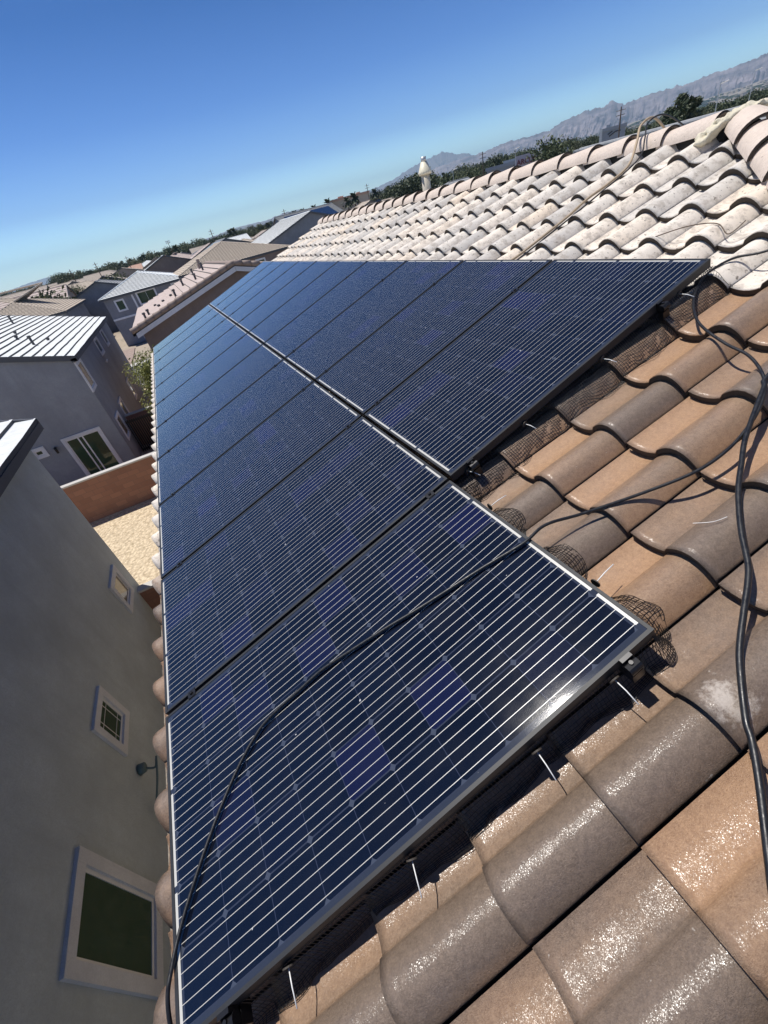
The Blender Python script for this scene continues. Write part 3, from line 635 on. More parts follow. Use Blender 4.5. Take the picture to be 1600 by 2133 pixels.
def house_b(label, x0, x1, y0, y1, ez, pitch, axis, ends, rmat, wmat, ov=.35, grp=None, corr=0, step=.34, jit=.0, rake=None, name='house', gz=G, far=False):
    """x0..y1 is the eave rectangle; axis = ridge direction; ends = (hip at low end, hip at high end)"""
    h_ = thing(name, label, 'house', ((x0+x1)/2, (y0+y1)/2, gz), grp)
    tn_ = math.tan(R(pitch)); rg = random.Random(hash((round(x0*7), round(y0*3))) % 9999)
    sw = (lambda a, b: (a, b)) if axis == 'y' else (lambda a, b: (b, a))
    a0, a1, b0, b1 = (x0, x1, y0, y1) if axis == 'y' else (y0, y1, x0, x1)      # a across, b along the ridge
    run = (a1-a0)/2; am = (a0+a1)/2; k0, k1 = int(ends[0]), int(ends[1]); m_ = MB()
    I = lambda a, b: sw(a, b)
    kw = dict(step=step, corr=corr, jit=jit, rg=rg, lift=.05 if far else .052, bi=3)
    courses(m_, I(a1, b0), I(a1, b1), I(-1, 0), run, k0, k1, ez, tn_, **kw); courses(m_, I(a0, b1), I(a0, b0), I(1, 0), run, k1, k0, ez, tn_, **kw)
    if k0: courses(m_, I(a0, b0), I(a1, b0), I(0, 1), run, 1, 1, ez, tn_, **kw)
    if k1: courses(m_, I(a1, b1), I(a0, b1), I(0, -1), run, 1, 1, ez, tn_, **kw)
    # soffit and fascia
    def Z(a, b, z): p = sw(a, b); return Vector((p[0], p[1], z))
    if k0 and k1: m_.box(a0, a1, b0, b1, ez-.17, ez-.03, 1, f=Z)
    else:
        m_.box(a0, a0+ov+.05, b0, b1, ez-.17, ez-.03, 1, f=Z); m_.box(a1-ov-.05, a1, b0, b1, ez-.17, ez-.03, 1, f=Z)
        if k0: m_.box(a0+ov+.05, a1-ov-.05, b0, b0+ov+.05, ez-.17, ez-.03, 1, f=Z)
        if k1: m_.box(a0+ov+.05, a1-ov-.05, b1-ov-.05, b1, ez-.17, ez-.03, 1, f=Z)
    zr = ez+run*tn_
    for kk, bb_, sg in ((k0, b0, 1), (k1, b1, -1)):
        if not kk:      # rake boards
            for aa in (a0, a1):
                d_ = 1 if aa == a0 else -1
                m_.add([Z(aa, bb_, ez-.17), Z(am, bb_, zr-.17), Z(am, bb_, zr+.045), Z(aa, bb_, ez+.045), Z(aa, bb_+sg*.06, ez-.17), Z(am, bb_+sg*.06, zr-.17), Z(am, bb_+sg*.06, zr+.045), Z(aa, bb_+sg*.06, ez+.045)],
                       [(0, 1, 2, 3), (4, 7, 6, 5), (0, 4, 5, 1), (3, 2, 6, 7)], 1)
    r0, r1 = (b0+k0*run, b1-k1*run)
    rp = [Z(am, r0, zr+.03), Z(am, r1, zr+.03)]
    if (rp[1]-rp[0]).length > .3: m_.tube(rp, .085, 8, m=2)
    for kk, bb_, rr_ in ((k0, b0, r0), (k1, b1, r1)):
        if kk:
            for aa in (a0, a1): m_.tube([Z(aa, bb_, ez+.03), Z(am, rr_, zr+.03)], .08, 8, m=2)
    m_.build('roof', [rmat, M['r_edge'], rake or rmat, M['butt_shade']], h_)
    w_ = MB(); A0, A1, B0, B1 = a0+ov, a1-ov, b0+(ov if k0 else ov*.7), b1-(ov if k1 else ov*.7); zt = ez+ov*tn_-.04
    V = [Z(A0, B0, gz), Z(A1, B0, gz), Z(A1, B1, gz), Z(A0, B1, gz), Z(A0, B0, zt), Z(A1, B0, zt), Z(A1, B1, zt), Z(A0, B1, zt), Z(am, B0, zr-.05), Z(am, B1, zr-.05)]
    F = [(1, 2, 6, 5), (3, 0, 4, 7), (0, 1, 5, 4) if k0 else (0, 1, 5, 8, 4), (2, 3, 7, 6) if k1 else (2, 3, 7, 9, 6)]
    if axis == 'x': F = [f_[::-1] for f_ in F]
    w_.add(V, F); w_.build('wall', wmat, h_)
    return h_
def vents(h_, pts, zf, shape='pipe'):
    for x, y, hh in pts:
        m_ = MB(); z = zf(x)
        m_.tube([(x, y, z-.05), (x, y, z+hh)], .055, 8); m_.tube([(x, y, z+hh-.08), (x, y, z+hh)], [.09, .07], 8); m_.build('roof_vent', M['trim_dark'], h_, True)

# ---- house A, wall beside the panels
hA = house_b('slate grey stuccoed house close on the left, big green-glazed window at the bottom', -11.5, -2.36, -9, 9.42, -.36, 17, 'y', (0, 0), M['r_grey'], M['stuccoA'], ov=.34, jit=.012, rake=M['r_grey'])
fX = ('x', -2.70, 1)
window(hA, fX, 2.43, -4.34, 1.13, 1.80, cs=.15)
window(hA, fX, 4.92, -3.87, .80, .84, cs=.12, mull=(.24, .76), horiz=(.24, .76), mw=.0045)
window(hA, fX, 8.25, -3.84, .84, .82, cs=.13, glass='glass_tan')
m_ = MB(); m_.tube([(-2.69, 4.48, -4.68), (-2.60, 4.48, -4.68)], [.09, .075], 14); m_.tube(spline([(-2.62, 4.48, -4.70), (-2.5, 4.46, -4.78), (-2.42, 4.5, -4.66), (-2.36, 4.42, -4.55), (-2.45, 4.2, -4.75), (-2.66, 3.95, -5.1)], 8), .016, 6)
m_.build('wall_vent', plain('teal_grey_vent', (.1, .16, .17), .5), hA, True)
# ---- house B
hB = house_b('mauve grey two-storey house with sliding patio door behind the red block wall', -17.5, -3.5, 21.06, 36.75, -.83, 16.5, 'y', (0, 0), M['r_grey'], M['stuccoB'], ov=.16, jit=.02, rake=M['r_edge'])
fY = ('y', 21.17, -1); fX = ('x', -3.66, 1)
window(hB, fX, 21.75, -1.66, 1.30, 1.28, cs=.13, glass='glass_tan'); window(hB, fX, 32.1, -1.5, 1.3, 1.0, cs=.12); window(hB, fX, 28.6, -1.5, 1.4, .9, cs=.12)
window(hB, fX, 22.6, -4.35, 1.3, 1.2, cs=.14, glass='glass_tan'); window(hB, fX, 25.2, -4.4, 1.3, 1.35, cs=.14); window(hB, fX, 31.2, -4.6, 1.4, 1.2, cs=.14)
window(hB, fY, -6.83, -3.93, .56, .48, cs=.13)
d_ = window(hB, fY, -5.04, -4.78, 1.62, 2.2, cs=.13, mull=(.36, .5), mw=.03); d_.name = 'patio_door'
m_ = MB(); m_.box(-6.24, -6.14, 21.02, 21.17, -3.93, -3.90); m_.tube([(-6.19, 21.04, -4.16), (-6.19, 21.04, -3.95)], [.045, .06], 8); m_.tube([(-6.19, 21.04, -3.95), (-6.19, 21.04, -3.88)], [.07, .01], 8)
m_.build('wall_lamp', M['black'], hB)
for (x, y, hh) in [(-5.3, 24.2, .42), (-6.2, 26.0, .2), (-6.6, 27.8, .18), (-5.0, 25.6, .16), (-8.2, 29.5, .22), (-7.6, 32.4, .45), (-8.6, 31.5, .4)]:
    vents(hB, [(x, y, hh)], lambda x: -.83+(-3.5-x)*math.tan(R(16.5)))
m_ = MB(); m_.tube([(-3.56, 27.6, -2.15), (-3.5, 27.6, -2.2)], .09, 10); m_.build('wall_light', M['vinyl'], hB)
# ---- house C
hC = house_b('brown house with pinkish tiled gable roof just beyond the far end of the panels', -1.35, 9.8, 23.6, 36.5, -.86, 15.6, 'y', (0, 0), M['r_pink'], M['stuccoC'], ov=.4, jit=.01, rake=M['mortar'], step=.42)
m_ = MB()
zc = lambda x: -.86+(x+1.35)*math.tan(R(15.6))
for q in range(28):       # barrel rake tiles
    for sg in (0, 1):
        xa = -1.35+q*.2; xb = xa+.22
        if sg: A = (8.45-xa, 23.6, zc(xa)+.05); B = (8.45-xb, 23.6, zc(xb)+.04)
        else: A = (xa, 23.6, zc(xa)+.05); B = (xb, 23.6, zc(xb)+.04)
        if q % 2 == 0 and xa < 4.2: m_.tube([A, (B[0]+(B[0]-A[0])*.9, 23.6, B[2]+(B[2]-A[2])*.9)], [.13, .105], 10)
m_.build('rake_tiles', M['mortar'], hC, True)
m_ = MB()
for sg in (0, 1):
    X_ = (lambda x: 8.45-x) if sg else (lambda x: x)
    m_.add([(X_(-1.2), 23.56, zc(-1.2)-.32), (X_(4.22), 23.56, zc(4.22)-.32), (X_(4.22), 23.56, zc(4.22)-.12), (X_(-1.2), 23.56, zc(-1.2)-.12)], [(0, 1, 2, 3)])
m_.build('rake_trim', M['casing'], hC)
for (x, y, hh) in [(1.2, 26.2, .38), (2.6, 28.2, .34), (3.4, 31, .45), (1.9, 30, .4), (2.9, 33.5, .35), (.2, 27.3, .12), (.5, 28.3, .12), (.0, 28.9, .12), (1.0, 28.6, .12), (-.6, 25.6, .3), (-.4, 26.2, .3)]:
    vents(hC, [(x, y, hh)], zc)
m_ = MB(); m_.box(3.45, 3.75, 34.3, 34.6, .4, .8); m_.tube([(3.6, 34.5, .8), (3.6, 34.5, 1.05)], .1, 10); m_.build('chimney', M['mortar'], hC)
# ---- house D
hD = house_b('blue-grey house with light flat-tile hip roof and white framed windows beyond the road', -6.3, 3.8, 62.0, 80, -.75, 17.8, 'y', (1, 1), M['r_grey'], M['stuccoD'], ov=.4, jit=.02)
fY = ('y', 62.4, -1)
window(hD, fY, -4.35, -1.75, 1.1, 1.25, cs=.14); window(hD, fY, -1.2, -1.6, 2.3, 1.5, cs=.16, mull=(.5,)); window(hD, fY, 2.6, -1.6, 1.6, 1.3, cs=.14)
window(hD, fY, -3.2, -4.7, 1.0, 2.1, cs=.12)
m_ = MB(); m_.box(-5.9, 3.4, 62.33, 62.4, -3.15, -2.95); m_.box(-2.85, -2.65, 62.32, 62.4, -6, -1); m_.build('trim_band', M['casing'], hD)
hD2 = house_b('charcoal gable-ended house peeping out left behind the light hip roof', -12.5, -3.2, 84, 97, -.7, 19, 'y', (0, 1), M['r_greyd'], M['stuccoD'], ov=.4)
hE = house_b('house with corrugated tan hip roof behind the near mauve house', -21, -9.8, 62, 80, -.85, 19, 'x', (1, 1), M['r_tan'], M['stuccoB'], ov=.4, corr=.33)
window(hE, ('y', 62.4, -1), -11.6, -1.9, .9, 1.0, cs=.12)
hE2 = house_b('tan roofed wing left of the corrugated tan hip roof', -27.5, -19.5, 55, 66, -1.5, 16, 'y', (0, 0), M['r_tan'], M['stuccoD'], ov=.4, corr=.33)
hF = house_b('house with tan striped hip roof showing just above the farthest panels', 3.0, 17.5, 62, 78, -.55, 17, 'y', (1, 0), M['r_tan'], M['stuccoC'], ov=.4, corr=.35)
window(hF, ('y', 62.4, -1), 9.2, -1.6, 1.2, 1.2, cs=.15); window(hF, ('y', 62.4, -1), 13.2, -1.55, 1.3, 1.2, cs=.15)
hG = house_b('dark gabled house with light striped roof right of the tan hip roof', 16.5, 31, 70, 88, .15, 18, 'y', (0, 0), M['r_grey'], M['stuccoD'], ov=.4)
hG2 = house_b('charcoal gabled house with solar panels on its roof, below the utility pole', 8.5, 20, 92, 106, .1, 19, 'y', (0, 0), M['r_greyd'], M['stuccoD'], ov=.4)
m_ = MB(); zz = lambda x: .1+(x-8.5)*math.tan(R(19))+.12
m_.add([(9.2, 93, zz(9.2)), (13.4, 93, zz(13.4)), (13.4, 104, zz(13.4)), (9.2, 104, zz(9.2)), (9.2, 93, zz(9.2)-.06), (13.4, 93, zz(13.4)-.06), (13.4, 104, zz(13.4)-.06), (9.2, 104, zz(9.2)-.06)], [(0, 1, 2, 3), (0, 4, 5, 1), (3, 7, 4, 0)])
m_.build('solar_array', M['pv'], hG2)
hH = house_b('large dark gabled house with pale grey roof in the middle of the far rows', -1.5, 8.5, 104, 122, .2, 20, 'y', (0, 0), M['r_grey'], M['stuccoC'], ov=.4)
hI = house_b('house with black solar panels set on a grey roof near the ridge end', 27, 40, 96, 112, 1.0, 17, 'x', (0, 0), M['r_greyd'], M['stuccoD'], ov=.4)
m_ = MB(); zz = lambda y: 1.0+(y-96)*math.tan(R(17))+.12
m_.add([(28.5, 97, zz(97)), (38.5, 97, zz(97)), (38.5, 102.6, zz(102.6)), (28.5, 102.6, zz(102.6))], [(0, 1, 2, 3)]); m_.build('solar_array', M['pv'], hI)
# rows of far houses
ORD = ['first', 'second', 'third', 'fourth', 'fifth', 'sixth', 'seventh', 'eighth', 'ninth', 'tenth', 'eleventh', 'twelfth', 'thirteenth', 'fourteenth', 'fifteenth', 'sixteenth', 'seventeenth', 'eighteenth', 'nineteenth', 'twentieth']
rg = random.Random(11); kinds = [('r_tan', 'stuccoE', 'tan'), ('r_sand', 'stuccoC', 'brown'), ('r_grey', 'stuccoD', 'pale grey'), ('r_greyd', 'stuccoD', 'dark grey'), ('r_pink', 'stuccoE', 'pinkish'), ('r_red', 'stuccoE', 'salmon')]
for ry, yy in enumerate([100, 122, 146, 172, 200, 232, 268, 310]):
    xx = -.30*yy-12; nh = 0
    while xx < .62*yy+8:
        wd_ = rg.uniform(11, 15)
        taken = (ry == 0 and -14 < xx+wd_ and xx < 44) or (ry == 1 and -3 < xx+wd_/2 < 10)
        if not taken and rg.random() < .9:
            km = rg.choices(kinds, [3, 2, 2.5, 1.5, 1.5, .8])[0]
            nh += 1; y0_ = yy+rg.uniform(-2, 2); ez_ = -.9+ry*.22+rg.uniform(-.5, .35)
            house_b('%s house from the left, %s roof, in the %s far row' % (ORD[nh-1], km[2], ORD[ry]), xx, xx+wd_, y0_, y0_+rg.uniform(12, 15), ez_, rg.uniform(16, 21), rg.choice('xy'), (rg.random() < .5, rg.random() < .5), M[km[0]], M[km[1]], ov=.4, grp='distant houses with %s roofs' % km[2], step=.8, far=True)
        xx += wd_+rg.uniform(1.5, 5)
# houses just beyond the ridge on the right: only their roofs clear it
house_b('grey hip roof just beyond the ridge at far right', 15, 27, 8, 19, -.1, 15, 'y', (0, 0), M['r_greyd'], M['stuccoE'], ov=.4)
house_b('low grey hip roof beyond the middle of the ridge', 30, 42, 27, 40, -.25, 15, 'x', (1, 1), M['r_greyd'], M['stuccoE'], ov=.4)
house_b('small tan gable roof just behind the flue pipe', 27, 37, 36, 47, -.1, 15, 'y', (0, 1), M['r_sand'], M['stuccoD'], ov=.4)
# shop buildings with red sign lettering
def shop(label, x, y, wx, wy, h, rot, mats, sign=None, dz=0):
    t_ = thing('shop_building', label, 'shop', (x, y, G+dz)); t_.rotation_euler = (0, 0, rot)
    m_ = MB().box(-wx/2, wx/2, -wy/2, wy/2, 0, h); m_.build('wall', mats[0], t_, local=True)
    m_ = MB().box(-wx/2-.3, wx/2+.3, -wy/2-.3, wy/2+.3, h, h+.7); m_.box(-wx*.3, -wx*.15, -1, 3, h+.7, h+1.3); m_.box(wx*.2, wx*.3, -1, 3, h+.7, h+1.2); m_.build('parapet', mats[1], t_, local=True)
    if sign:
        MB().box(-2.6, 2.5, -wy/2-.6, -wy/2-.32, 0, 9.45).build('sign_wall', plain('sign_wall_mauve', (.42, .39, .43), .8), t_, local=True)
        c_ = bpy.data.curves.new('sign_lettering', 'FONT'); c_.body = sign; c_.size = 1.45; c_.extrude = .08; c_.offset = .03; c_.align_x = 'CENTER'
        ob = bpy.data.objects.new('sign_lettering', c_); COL.objects.link(ob)
        dg = bpy.context.evaluated_depsgraph_get(); me = bpy.data.meshes.new_from_object(ob.evaluated_get(dg)); bpy.data.objects.remove(ob)
        me.materials.append(plain('sign_maroon', (.16, .035, .04), .5)); ob = bpy.data.objects.new('sign_lettering', me); COL.objects.link(ob)
        ob.parent = t_; ob.location = (.1, -wy/2-.7, 7.65); ob.rotation_euler = (R(90), 0, 0)
    return t_
gw = plain('shop_grey', (.3, .32, .35), .8); wh = plain('shop_white', (.62, .62, .6), .7)
def azp(az, d): return CP.x+d*math.sin(R(az)), CP.y+d*math.cos(R(az))
x, y = azp(41.2, 150); shop('low grey shop building with maroon sign lettering beyond the ridge', x, y, 19, 20, 8.0, R(-41), (gw, gw), 'ARCUS')
x, y = azp(49.0, 170); q_ = shop('white and grey box-shaped shop beside the tall utility pole', x, y, 5.9, 5, 10.0, R(-49), (gw, gw))
MB().box(-3.35, -2.7, -2.9, -2.52, 7.5, 10.75).build('white_end_panel', wh, q_, local=True)
m_ = MB().tube([(-1.3, -2.62, 9.2), (-.2, -2.62, 9.7)], .13, 4).tube([(-.9, -2.62, 8.75), (.6, -2.62, 9.5), (1.8, -2.62, 9.45)], .13, 4); m_.build('dark_emblem', M['trim_dark'], q_, local=True)
x, y = azp(22.6, 210); shop('pale house-like building with orange roof left of the leaning pole', x, y, 15, 14, 11.2, R(-20), (plain('shop_cream', (.5, .42, .33), .8), M['r_red']))

# ================================================================== WALLS AND SMALL THINGS BETWEEN THE HOUSES
def wall(label, x0, x1, y0, y1, z1, mat, capm='concrete', name='block_wall'):
    t_ = thing(name, label, 'wall', ((x0+x1)/2, (y0+y1)/2, G))
    MB().box(x0, x1, y0, y1, G, z1-.06).build('wall_panel', M[mat], t_); MB().box(x0-.02, x1+.02, y0-.025, y1+.025, z1-.06, z1).build('coping', M[capm], t_)
    return t_
wall('red-brown block wall with pale coping across the gravel yard', -12, 1.2, 17.2, 17.4, -4.34, 'block')
wall('short dark red block wall between the slate house and the near eave', -2.7, .35, 8.86, 9.04, -4.46, 'block')
wall('red block wall at the side of the mauve house, beyond the patio', -3.6, -1.3, 24.0, 24.2, -4.3, 'block')
wall('low red block wall in the shade on the far side of the side yard', -1.3, -1.1, 17.4, 37, -4.3, 'blocky')
wall('red-brown yard wall beside the blue-grey house beyond the road', -9.6, -9.4, 50, 84, -4.3, 'blocky')
wall('cream-coped yard wall left of the blue-grey house beyond the road', -20, -9.6, 58.5, 58.7, -4.3, 'block')
g_ = thing('yard_gate', 'black metal side gate next to the mauve house', 'gate', (-2.4, 23, G))
m_ = MB(); m_.box(-3.55, -1.4, 22.98, 23.04, G+.1, G+.2); m_.box(-3.55, -1.4, 22.98, 23.04, G+1.6, G+1.7)
for q in range(22): m_.box(-3.55+q*.098, -3.55+q*.098+.06, 22.95, 22.98, G+.05, G+1.75)
m_.build('gate_leaf', M['black'], g_)
# garden statue-like lamp/ornament behind the wall
o_ = thing('garden_ornament', 'small pale garden ornament just behind the block wall by the patio door', 'ornament', (-6.45, 18.6, G))
m_ = MB(); m_.tube([(-6.45, 18.6, G), (-6.45, 18.6, G+.3), (-6.45, 18.6, G+.9), (-6.45, 18.6, G+1.15), (-6.45, 18.6, G+1.25), (-6.45, 18.6, G+1.38), (-6.45, 18.6, G+1.47)], [.2, .17, .15, .17, .08, .1, .03], 14)
m_.build('figure', plain('ornament_cream', (.62, .58, .5), .7), o_, True)
m_ = MB().box(-6.2, -5.5, 18.4, 19.0, G, G+.95).box(-6.22, -5.48, 18.38, 19.02, G+.95, G+1.05); tag(m_.build('barbecue', M['trim_dark'], at=(-5.85, 18.7, G)), 'dark covered barbecue beside the pale garden ornament', 'barbecue')

# ================================================================== TREES
def leafball(m_, c_, r_, n, sz, rg, flat=.8, m=0):
    for _ in range(n):
        d_ = Vector((rg.gauss(0, 1), rg.gauss(0, 1), rg.gauss(0, 1))).normalized()*r_*(rg.random()**.45); d_.z *= flat
        p = c_+d_; a = Vector((rg.gauss(0, 1), rg.gauss(0, 1), rg.gauss(0, 1))).normalized(); b = a.orthogonal().normalized()
        q = sz*rg.uniform(.6, 1.4); e_ = a.cross(b)
        m_.add([p+b*q, p+e_*q*.45, p-b*q, p-e_*q*.45], [(0, 1, 2, 3)], m)
def tree(name, label, cat, loc, H, Wd, mats, rg, nb=14, nl=60, sz=.3, grp=None, shape='round', trunk=.1):
    t_ = thing(name, label, cat, loc, grp); L0 = Vector(loc)
    m_ = MB(); m_.tube([L0, L0+Vector((Wd*.03, 0, H*.3)), L0+Vector((0, Wd*.02, H*.62))], [H*.028+trunk*.5, H*.022+trunk*.3, H*.01], 7)
    bl = []
    for i in range(nb):
        if shape == 'tall': q = (i+.5)/nb; rad = Wd*.5*math.sin(math.pi*(.15+.8*q))**.8; z = H*(.18+.8*q); an = i*2.4; off = rad*.5
        else:
            an = i*2.4; q = rg.random(); rad = Wd*.27*rg.uniform(.7, 1.3); z = H*(.45+.42*q); off = Wd*.33*rg.random()**.6*(1.15-.6*q)
        c_ = L0+Vector((math.cos(an)*off, math.sin(an)*off, z)); bl.append((c_, rad if shape != 'tall' else rad*.7))
        if i < 7: m_.tube([L0+Vector((0, 0, H*.35)), (L0+Vector((0, 0, H*.5))).lerp(c_, .5), c_], [H*.014, H*.009, H*.003], 5)
    m_.build('trunk', M['bark'], t_)
    m_ = MB()
    for c_, r_ in bl: leafball(m_, c_, r_, nl, sz, rg)
    m_.build('crown', mats, t_)
    return t_
rg = random.Random(3)
b_ = tree('tree', 'bright olive green bushy tree beside the far end of the lower panel row', 'tree', (-.5, 15.6, G), 5.85, 1.9, M['leafn'], rg, nb=26, nl=950, sz=.034)
tree('tree', 'low green shrub under the bushy tree beside the eave', 'shrub', (-.55, 14.2, G), 4.0, 1.2, M['leafn'], rg, nb=12, nl=500, sz=.04)
tree('tree', 'airy grey-green tree left of the blue-grey house beyond the road', 'tree', (-14.5, 82, G), 7.2, 8, M['leafo'], rg, nb=24, nl=150, sz=.3)
tree('tree', 'small dark tree in front of the corrugated tan roof at far left', 'tree', (-30, 82, G), 5.8, 7, M['leafo'], rg, nb=12, nl=90, sz=.28)
# tree line variants, then copies
protos = []
for i in range(7):
    mt = [M['leafd'], M['leafm'], M['leafd'], M['leafo'], M['leafm'], M['leafd'], M['leafm']][i]
    protos.append(tree('tree', 'x', 'tree', (0, 0, G), 10, [9, 11, 6, 10, 8, 5, 12][i], mt, rg, nb=[14, 16, 10, 14, 12, 9, 16][i], nl=260, sz=.33, shape=['round', 'round', 'tall', 'round', 'round', 'tall', 'round'][i]))
used = [False]*7
def put_tree(k, x, y, sc, z=G, label=None, grp=None):
    p = protos[k]
    if not used[k]: used[k] = True; r_ = p
    else:
        r_ = p.copy(); COL.objects.link(r_)
        for ch in p.children: c2_ = ch.copy(); COL.objects.link(c2_); c2_.parent = r_
    r_.location = (x, y, z); r_.scale = (sc*rg.uniform(.85, 1.2), sc*rg.uniform(.85, 1.2), sc); r_.rotation_euler = (0, 0, rg.uniform(0, 6.28))
    az_ = math.degrees(math.atan2(x-CP.x, y-CP.y))
    sec = ['at far left', 'left of the floodlight mast', 'right of the floodlight mast', 'among the fan palms', 'beside the flue pipe', 'over the middle of the ridge', 'at far right'][sum(az_ > q for q in (-7.4, 2.5, 13, 24, 36, 48))]
    r_['label'] = label or '%s tree of the %s tree line, %s' % (['round dark', 'broad green', 'tall dark', 'olive', 'green', 'narrow dark', 'wide green'][k], 'nearer' if math.hypot(x, y) < 235 else 'far', sec)
    r_['group'] = 'far trees: '+r_['label']
    if label: del r_['group']
# elevation of the tree line tops by azimuth
tops = [(-16, .5), (-11.3, .59), (-8.1, .93), (-5.1, .6), (0, 1.0), (5.9, .8), (9, .65), (11.3, .85), (15, .9), (18.4, 1.05), (21, .85), (24.3, .95), (28.2, 1.4), (30.2, 1.5), (33.8, 1.15), (35.5, 1.2), (39.6, 1.15), (42.8, .95), (45.8, 1.0), (47.5, .75), (49.9, .7), (52.9, .8), (55, .85), (57.9, .85), (61, .95)]
def topel(a):
    for (p, e), (q, g) in zip(tops, tops[1:]):
        if p <= a <= q: return e+(g-e)*(a-p)/(q-p)
    return 1
a = -16
while a < 62:
    for d in ((300, 400) if a < 26 else (240, 330)):
        dd = d*rg.uniform(.92, 1.1); aa = a+rg.uniform(-.4, .4); x, y = azp(aa, dd)
        h = (dd*math.tan(R(topel(min(61, max(-16, aa)))*rg.uniform(.42, .98)))+CP.z-G)
        put_tree(rg.choices(range(7), [3, 3, 1.2, 2, 2, 1, 3])[0], x, y, h/10)
    a += .72
# trees among the far houses
for i in range(40):
    yy = rg.uniform(95, 300); x = rg.uniform(-.28*yy-5, .5*yy); put_tree(rg.choice([0, 1, 3, 4, 6]), x, yy, rg.uniform(.45, .72), label=None, grp=None)
    o = bpy.context.scene.collection.objects[-1]
for k, az, d, el, lb in [(2, 54.2, 95, 1.95, 'tall dark pine standing above the ridge at right'), (5, 55.1, 100, 1.5, 'shorter dark pine leaning against the tall pine at right'), (2, 53.5, 90, 1.25, 'squat dark tree at the left foot of the tall pine'),
                         (0, 29.2, 150, 1.35, 'big dark round tree left of the flue pipe'), (1, 30.6, 160, 1.5, 'tallest dark tree directly left of the flue pipe'), (4, 33.4, 150, .9, 'green tree just right of the flue pipe'), (0, 38.1, 190, 1.3, 'dark round tree behind the thin pole on the shop roof'), (6, 43.6, 120, 1.2, 'light green tree clump right of the maroon sign')]:
    x, y = azp(az, d); put_tree(k, x, y, (d*math.tan(R(el))+CP.z-G)/10, label=lb)
for k in range(7):
    if not used[k]: bpy.data.objects.remove(protos[k])
# palms
def palm(loc, H, rg):
    t_ = thing('palm_tree', 'x', 'palm tree', loc); L0 = Vector(loc)
    MB().tube([L0, L0+Vector((.1, 0, H*.5)), L0+Vector((0, .1, H))], [.3, .22, .2], 7).build('trunk', M['bark'], t_)
    m_ = MB(); tp = L0+Vector((0, 0, H))
    for i in range(46):
        an = i*2.4; el = R(rg.uniform(-70, 80)); Lf = rg.uniform(1.5, 2.3)
        d_ = Vector((math.cos(an)*math.cos(el), math.sin(an)*math.cos(el), math.sin(el))); sd = d_.cross(Vector((0, 0, 1))).normalized()*.28
        p1 = tp+d_*Lf*.55; p2 = tp+d_*Lf+Vector((0, 0, -.5)); m_.add([tp-sd*.3, tp+sd*.3, p1+sd*1.6, p1-sd*1.6, p2+sd*.8, p2-sd*.8], [(0, 1, 2, 3), (3, 2, 4, 5)])
    m_.build('crown', M['leafp'], t_); return t_
PO = dict(zip(sorted([202, 186, 216, 223, 231, 160, 164, 168, 173, 90, 94, 30, 132, 254]), ['first', 'second', 'third', 'fourth', 'fifth', 'sixth', 'seventh', 'eighth', 'ninth', 'tenth', 'eleventh', 'twelfth', 'thirteenth', 'fourteenth']))
pp = palm((0, 0, G), 10, rg); fst = True
for az, el, d in [(20.2, 1.5, 200), (18.6, 1.25, 215), (21.6, 1.15, 205), (22.3, 1.2, 190), (23.1, 1.45, 180), (16.0, 1.15, 260), (16.4, 1.2, 262), (16.8, 1.1, 258), (17.3, 1.2, 265), (9.0, 1.05, 230), (9.4, 1.1, 236), (3.0, .9, 220), (13.2, .8, 280), (25.4, 1.3, 230)]:
    if fst: r_ = pp; fst = False
    else:
        r_ = pp.copy(); COL.objects.link(r_)
        for ch in pp.children: c2_ = ch.copy(); COL.objects.link(c2_); c2_.parent = r_
    x, y = azp(az, d); sc = (d*math.tan(R(el))+CP.z-G)/11.6; r_.location = (x, y, G); r_.scale = (sc*1.25, sc*1.25, sc)
    r_['label'] = '%s fan palm from the left in the distant tree line' % PO[round(az*10)]; r_['group'] = 'palms in the distant tree line'
# utility poles and lamp posts
def pole(label, az, el, d, kind='utility', name='utility_pole'):
    x, y = azp(az, d); H = d*math.tan(R(el))+CP.z-G; t_ = thing(name, label, 'pole' if kind != 'lamp' else 'street lamp', (x, y, G))
    pr = .13 if kind != 'lamp' else .055
    MB().tube([(x, y, G), (x, y, G+H)], [pr*1.2, pr*.8], 7).build('post', M['bark'] if kind != 'lamp' else M['galv'], t_)
    m_ = MB(); cs, sn = math.cos(R(-az)), math.sin(R(-az))
    if kind == 'utility':
        for zz in (H-.5, H-1.2): m_.tube([(x-cs*.8, y-sn*.8, G+zz), (x+cs*.8, y+sn*.8, G+zz)], .045, 4)
        m_.build('crossarm', M['bark'], t_)
    elif kind == 'lamp': m_.tube([(x, y, G+H), (x+cs*.8, y+sn*.8, G+H+.15)], .035, 5); m_.box(x+cs*.8-.15, x+cs*.8+.15, y-.1, y+.1, G+H+.08, G+H+.2); m_.build('lamp_head', M['galv'], t_)
    elif kind == 'flood':
        for i in range(3):
            for j in range(2): m_.box(x-.9+i*.65, x-.45+i*.65, y-.1, y+.1, G+H-.2-j*.6, G+H+.2-j*.6)
        m_.build('floodlights', M['galv'], t_)
pole('tall dark utility pole above the ridge left of the leaning hose', 49.5, 2.27, 120)
pole('utility pole right of the orange-roofed building', 24.7, 1.8, 190); pole('utility pole left of the group of four palms', 15.3, 1.5, 180)
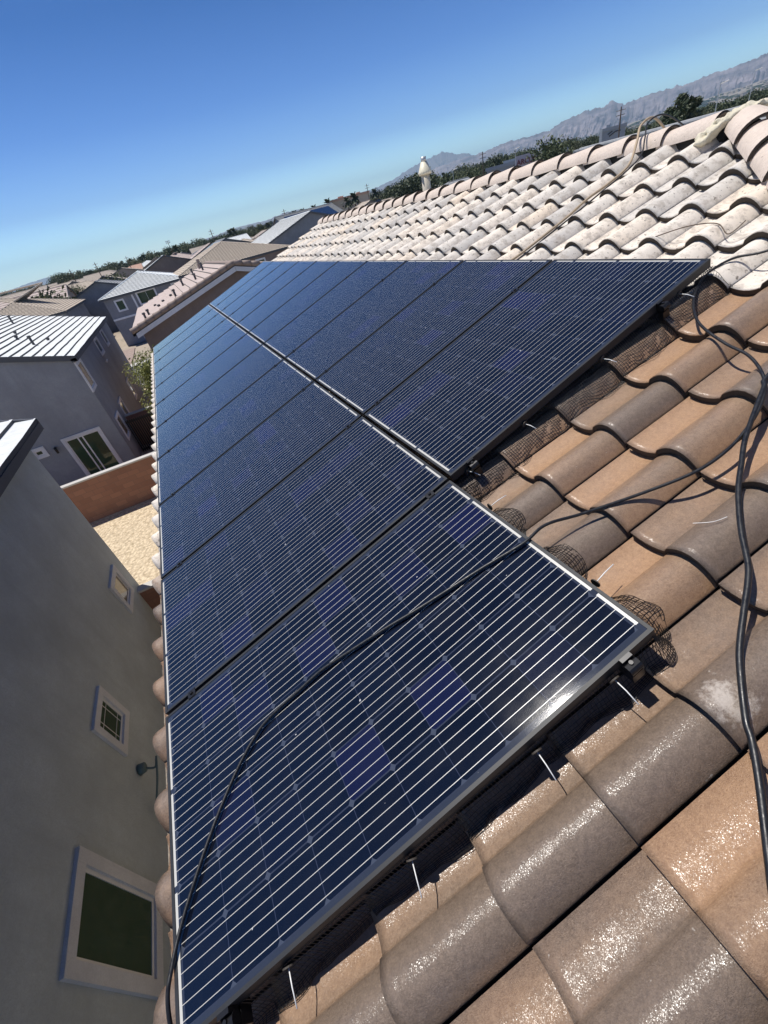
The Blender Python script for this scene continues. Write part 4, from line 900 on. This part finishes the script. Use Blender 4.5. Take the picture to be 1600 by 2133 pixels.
pole('utility pole right of the floodlight mast', 7.1, 1.4, 170); pole('floodlight mast in the left part of the tree line', 2.5, 1.32, 240, 'flood', 'light_mast')
pole('leaning-looking utility pole third from the left edge', -2.0, .95, 210); pole('utility pole second from the left edge', -5.0, 1.1, 180); pole('leftmost utility pole of the far suburb', -7.4, 1.05, 175)
pole('thin pole rising from the shop roof right of the flue pipe', 37.0, 1.85, 140); pole('thin pale street lamp left of the maroon sign', 40.2, 1.35, 110, 'lamp', 'street_lamp')
pole('pale street lamp just right of the tall pine', 56.8, 1.85, 80, 'lamp', 'street_lamp'); pole('pale street lamp at the right edge of the tree line', 59.0, 2.05, 110, 'lamp', 'street_lamp')
pole('thin pale street lamp close right of the flue pipe', 33.9, 1.0, 120, 'lamp', 'street_lamp')
# distant town specks on the bajada
m_ = MB(); rg = random.Random(21)
for i in range(1500):
    a = rg.uniform(30, 64); d = rg.uniform(900, 4300); x, y = azp(a, d)
    H = 0
    q = (d-1300)/3300
    if q > 0: 
        e = .2+(a-30)/30*1.15; H = (4600*math.tan(R(min(e, 1.38)))+7.6)*q**1.55
    s_ = rg.uniform(5, 14); hh = rg.uniform(4, 8); m_.box(x-s_, x+s_, y-s_, y+s_, G+H-8, G+H+hh, rg.choice((0, 0, 1, 2, 2, 2)))
tag(m_.build('distant_town', [M['stuccoE'], M['r_tan'], M['leafm']], at=(*azp(48, 2500), G)), 'pale specks of far-off town and scrub at the foot of the mountains', 'town', kind='stuff')

# ================================================================== HAZE
hz = NT('air_haze'); hz.t.nodes.remove(hz.b); pv = hz.n('ShaderNodeVolumePrincipled'); pv.inputs['Color'].default_value = (.55, .80, 1, 1); pv.inputs['Density'].default_value = 9.5e-5; pv.inputs['Anisotropy'].default_value = .2
hz.l(pv.outputs[0], hz.out.inputs['Volume'])
m_ = MB().box(-9000, 18000, -1500, 16500, G-3.5, 700); tag(m_.build('haze', hz.m, at=(0, 0, 0)), 'thin bluish air haze over the valley', 'haze', kind='stuff')
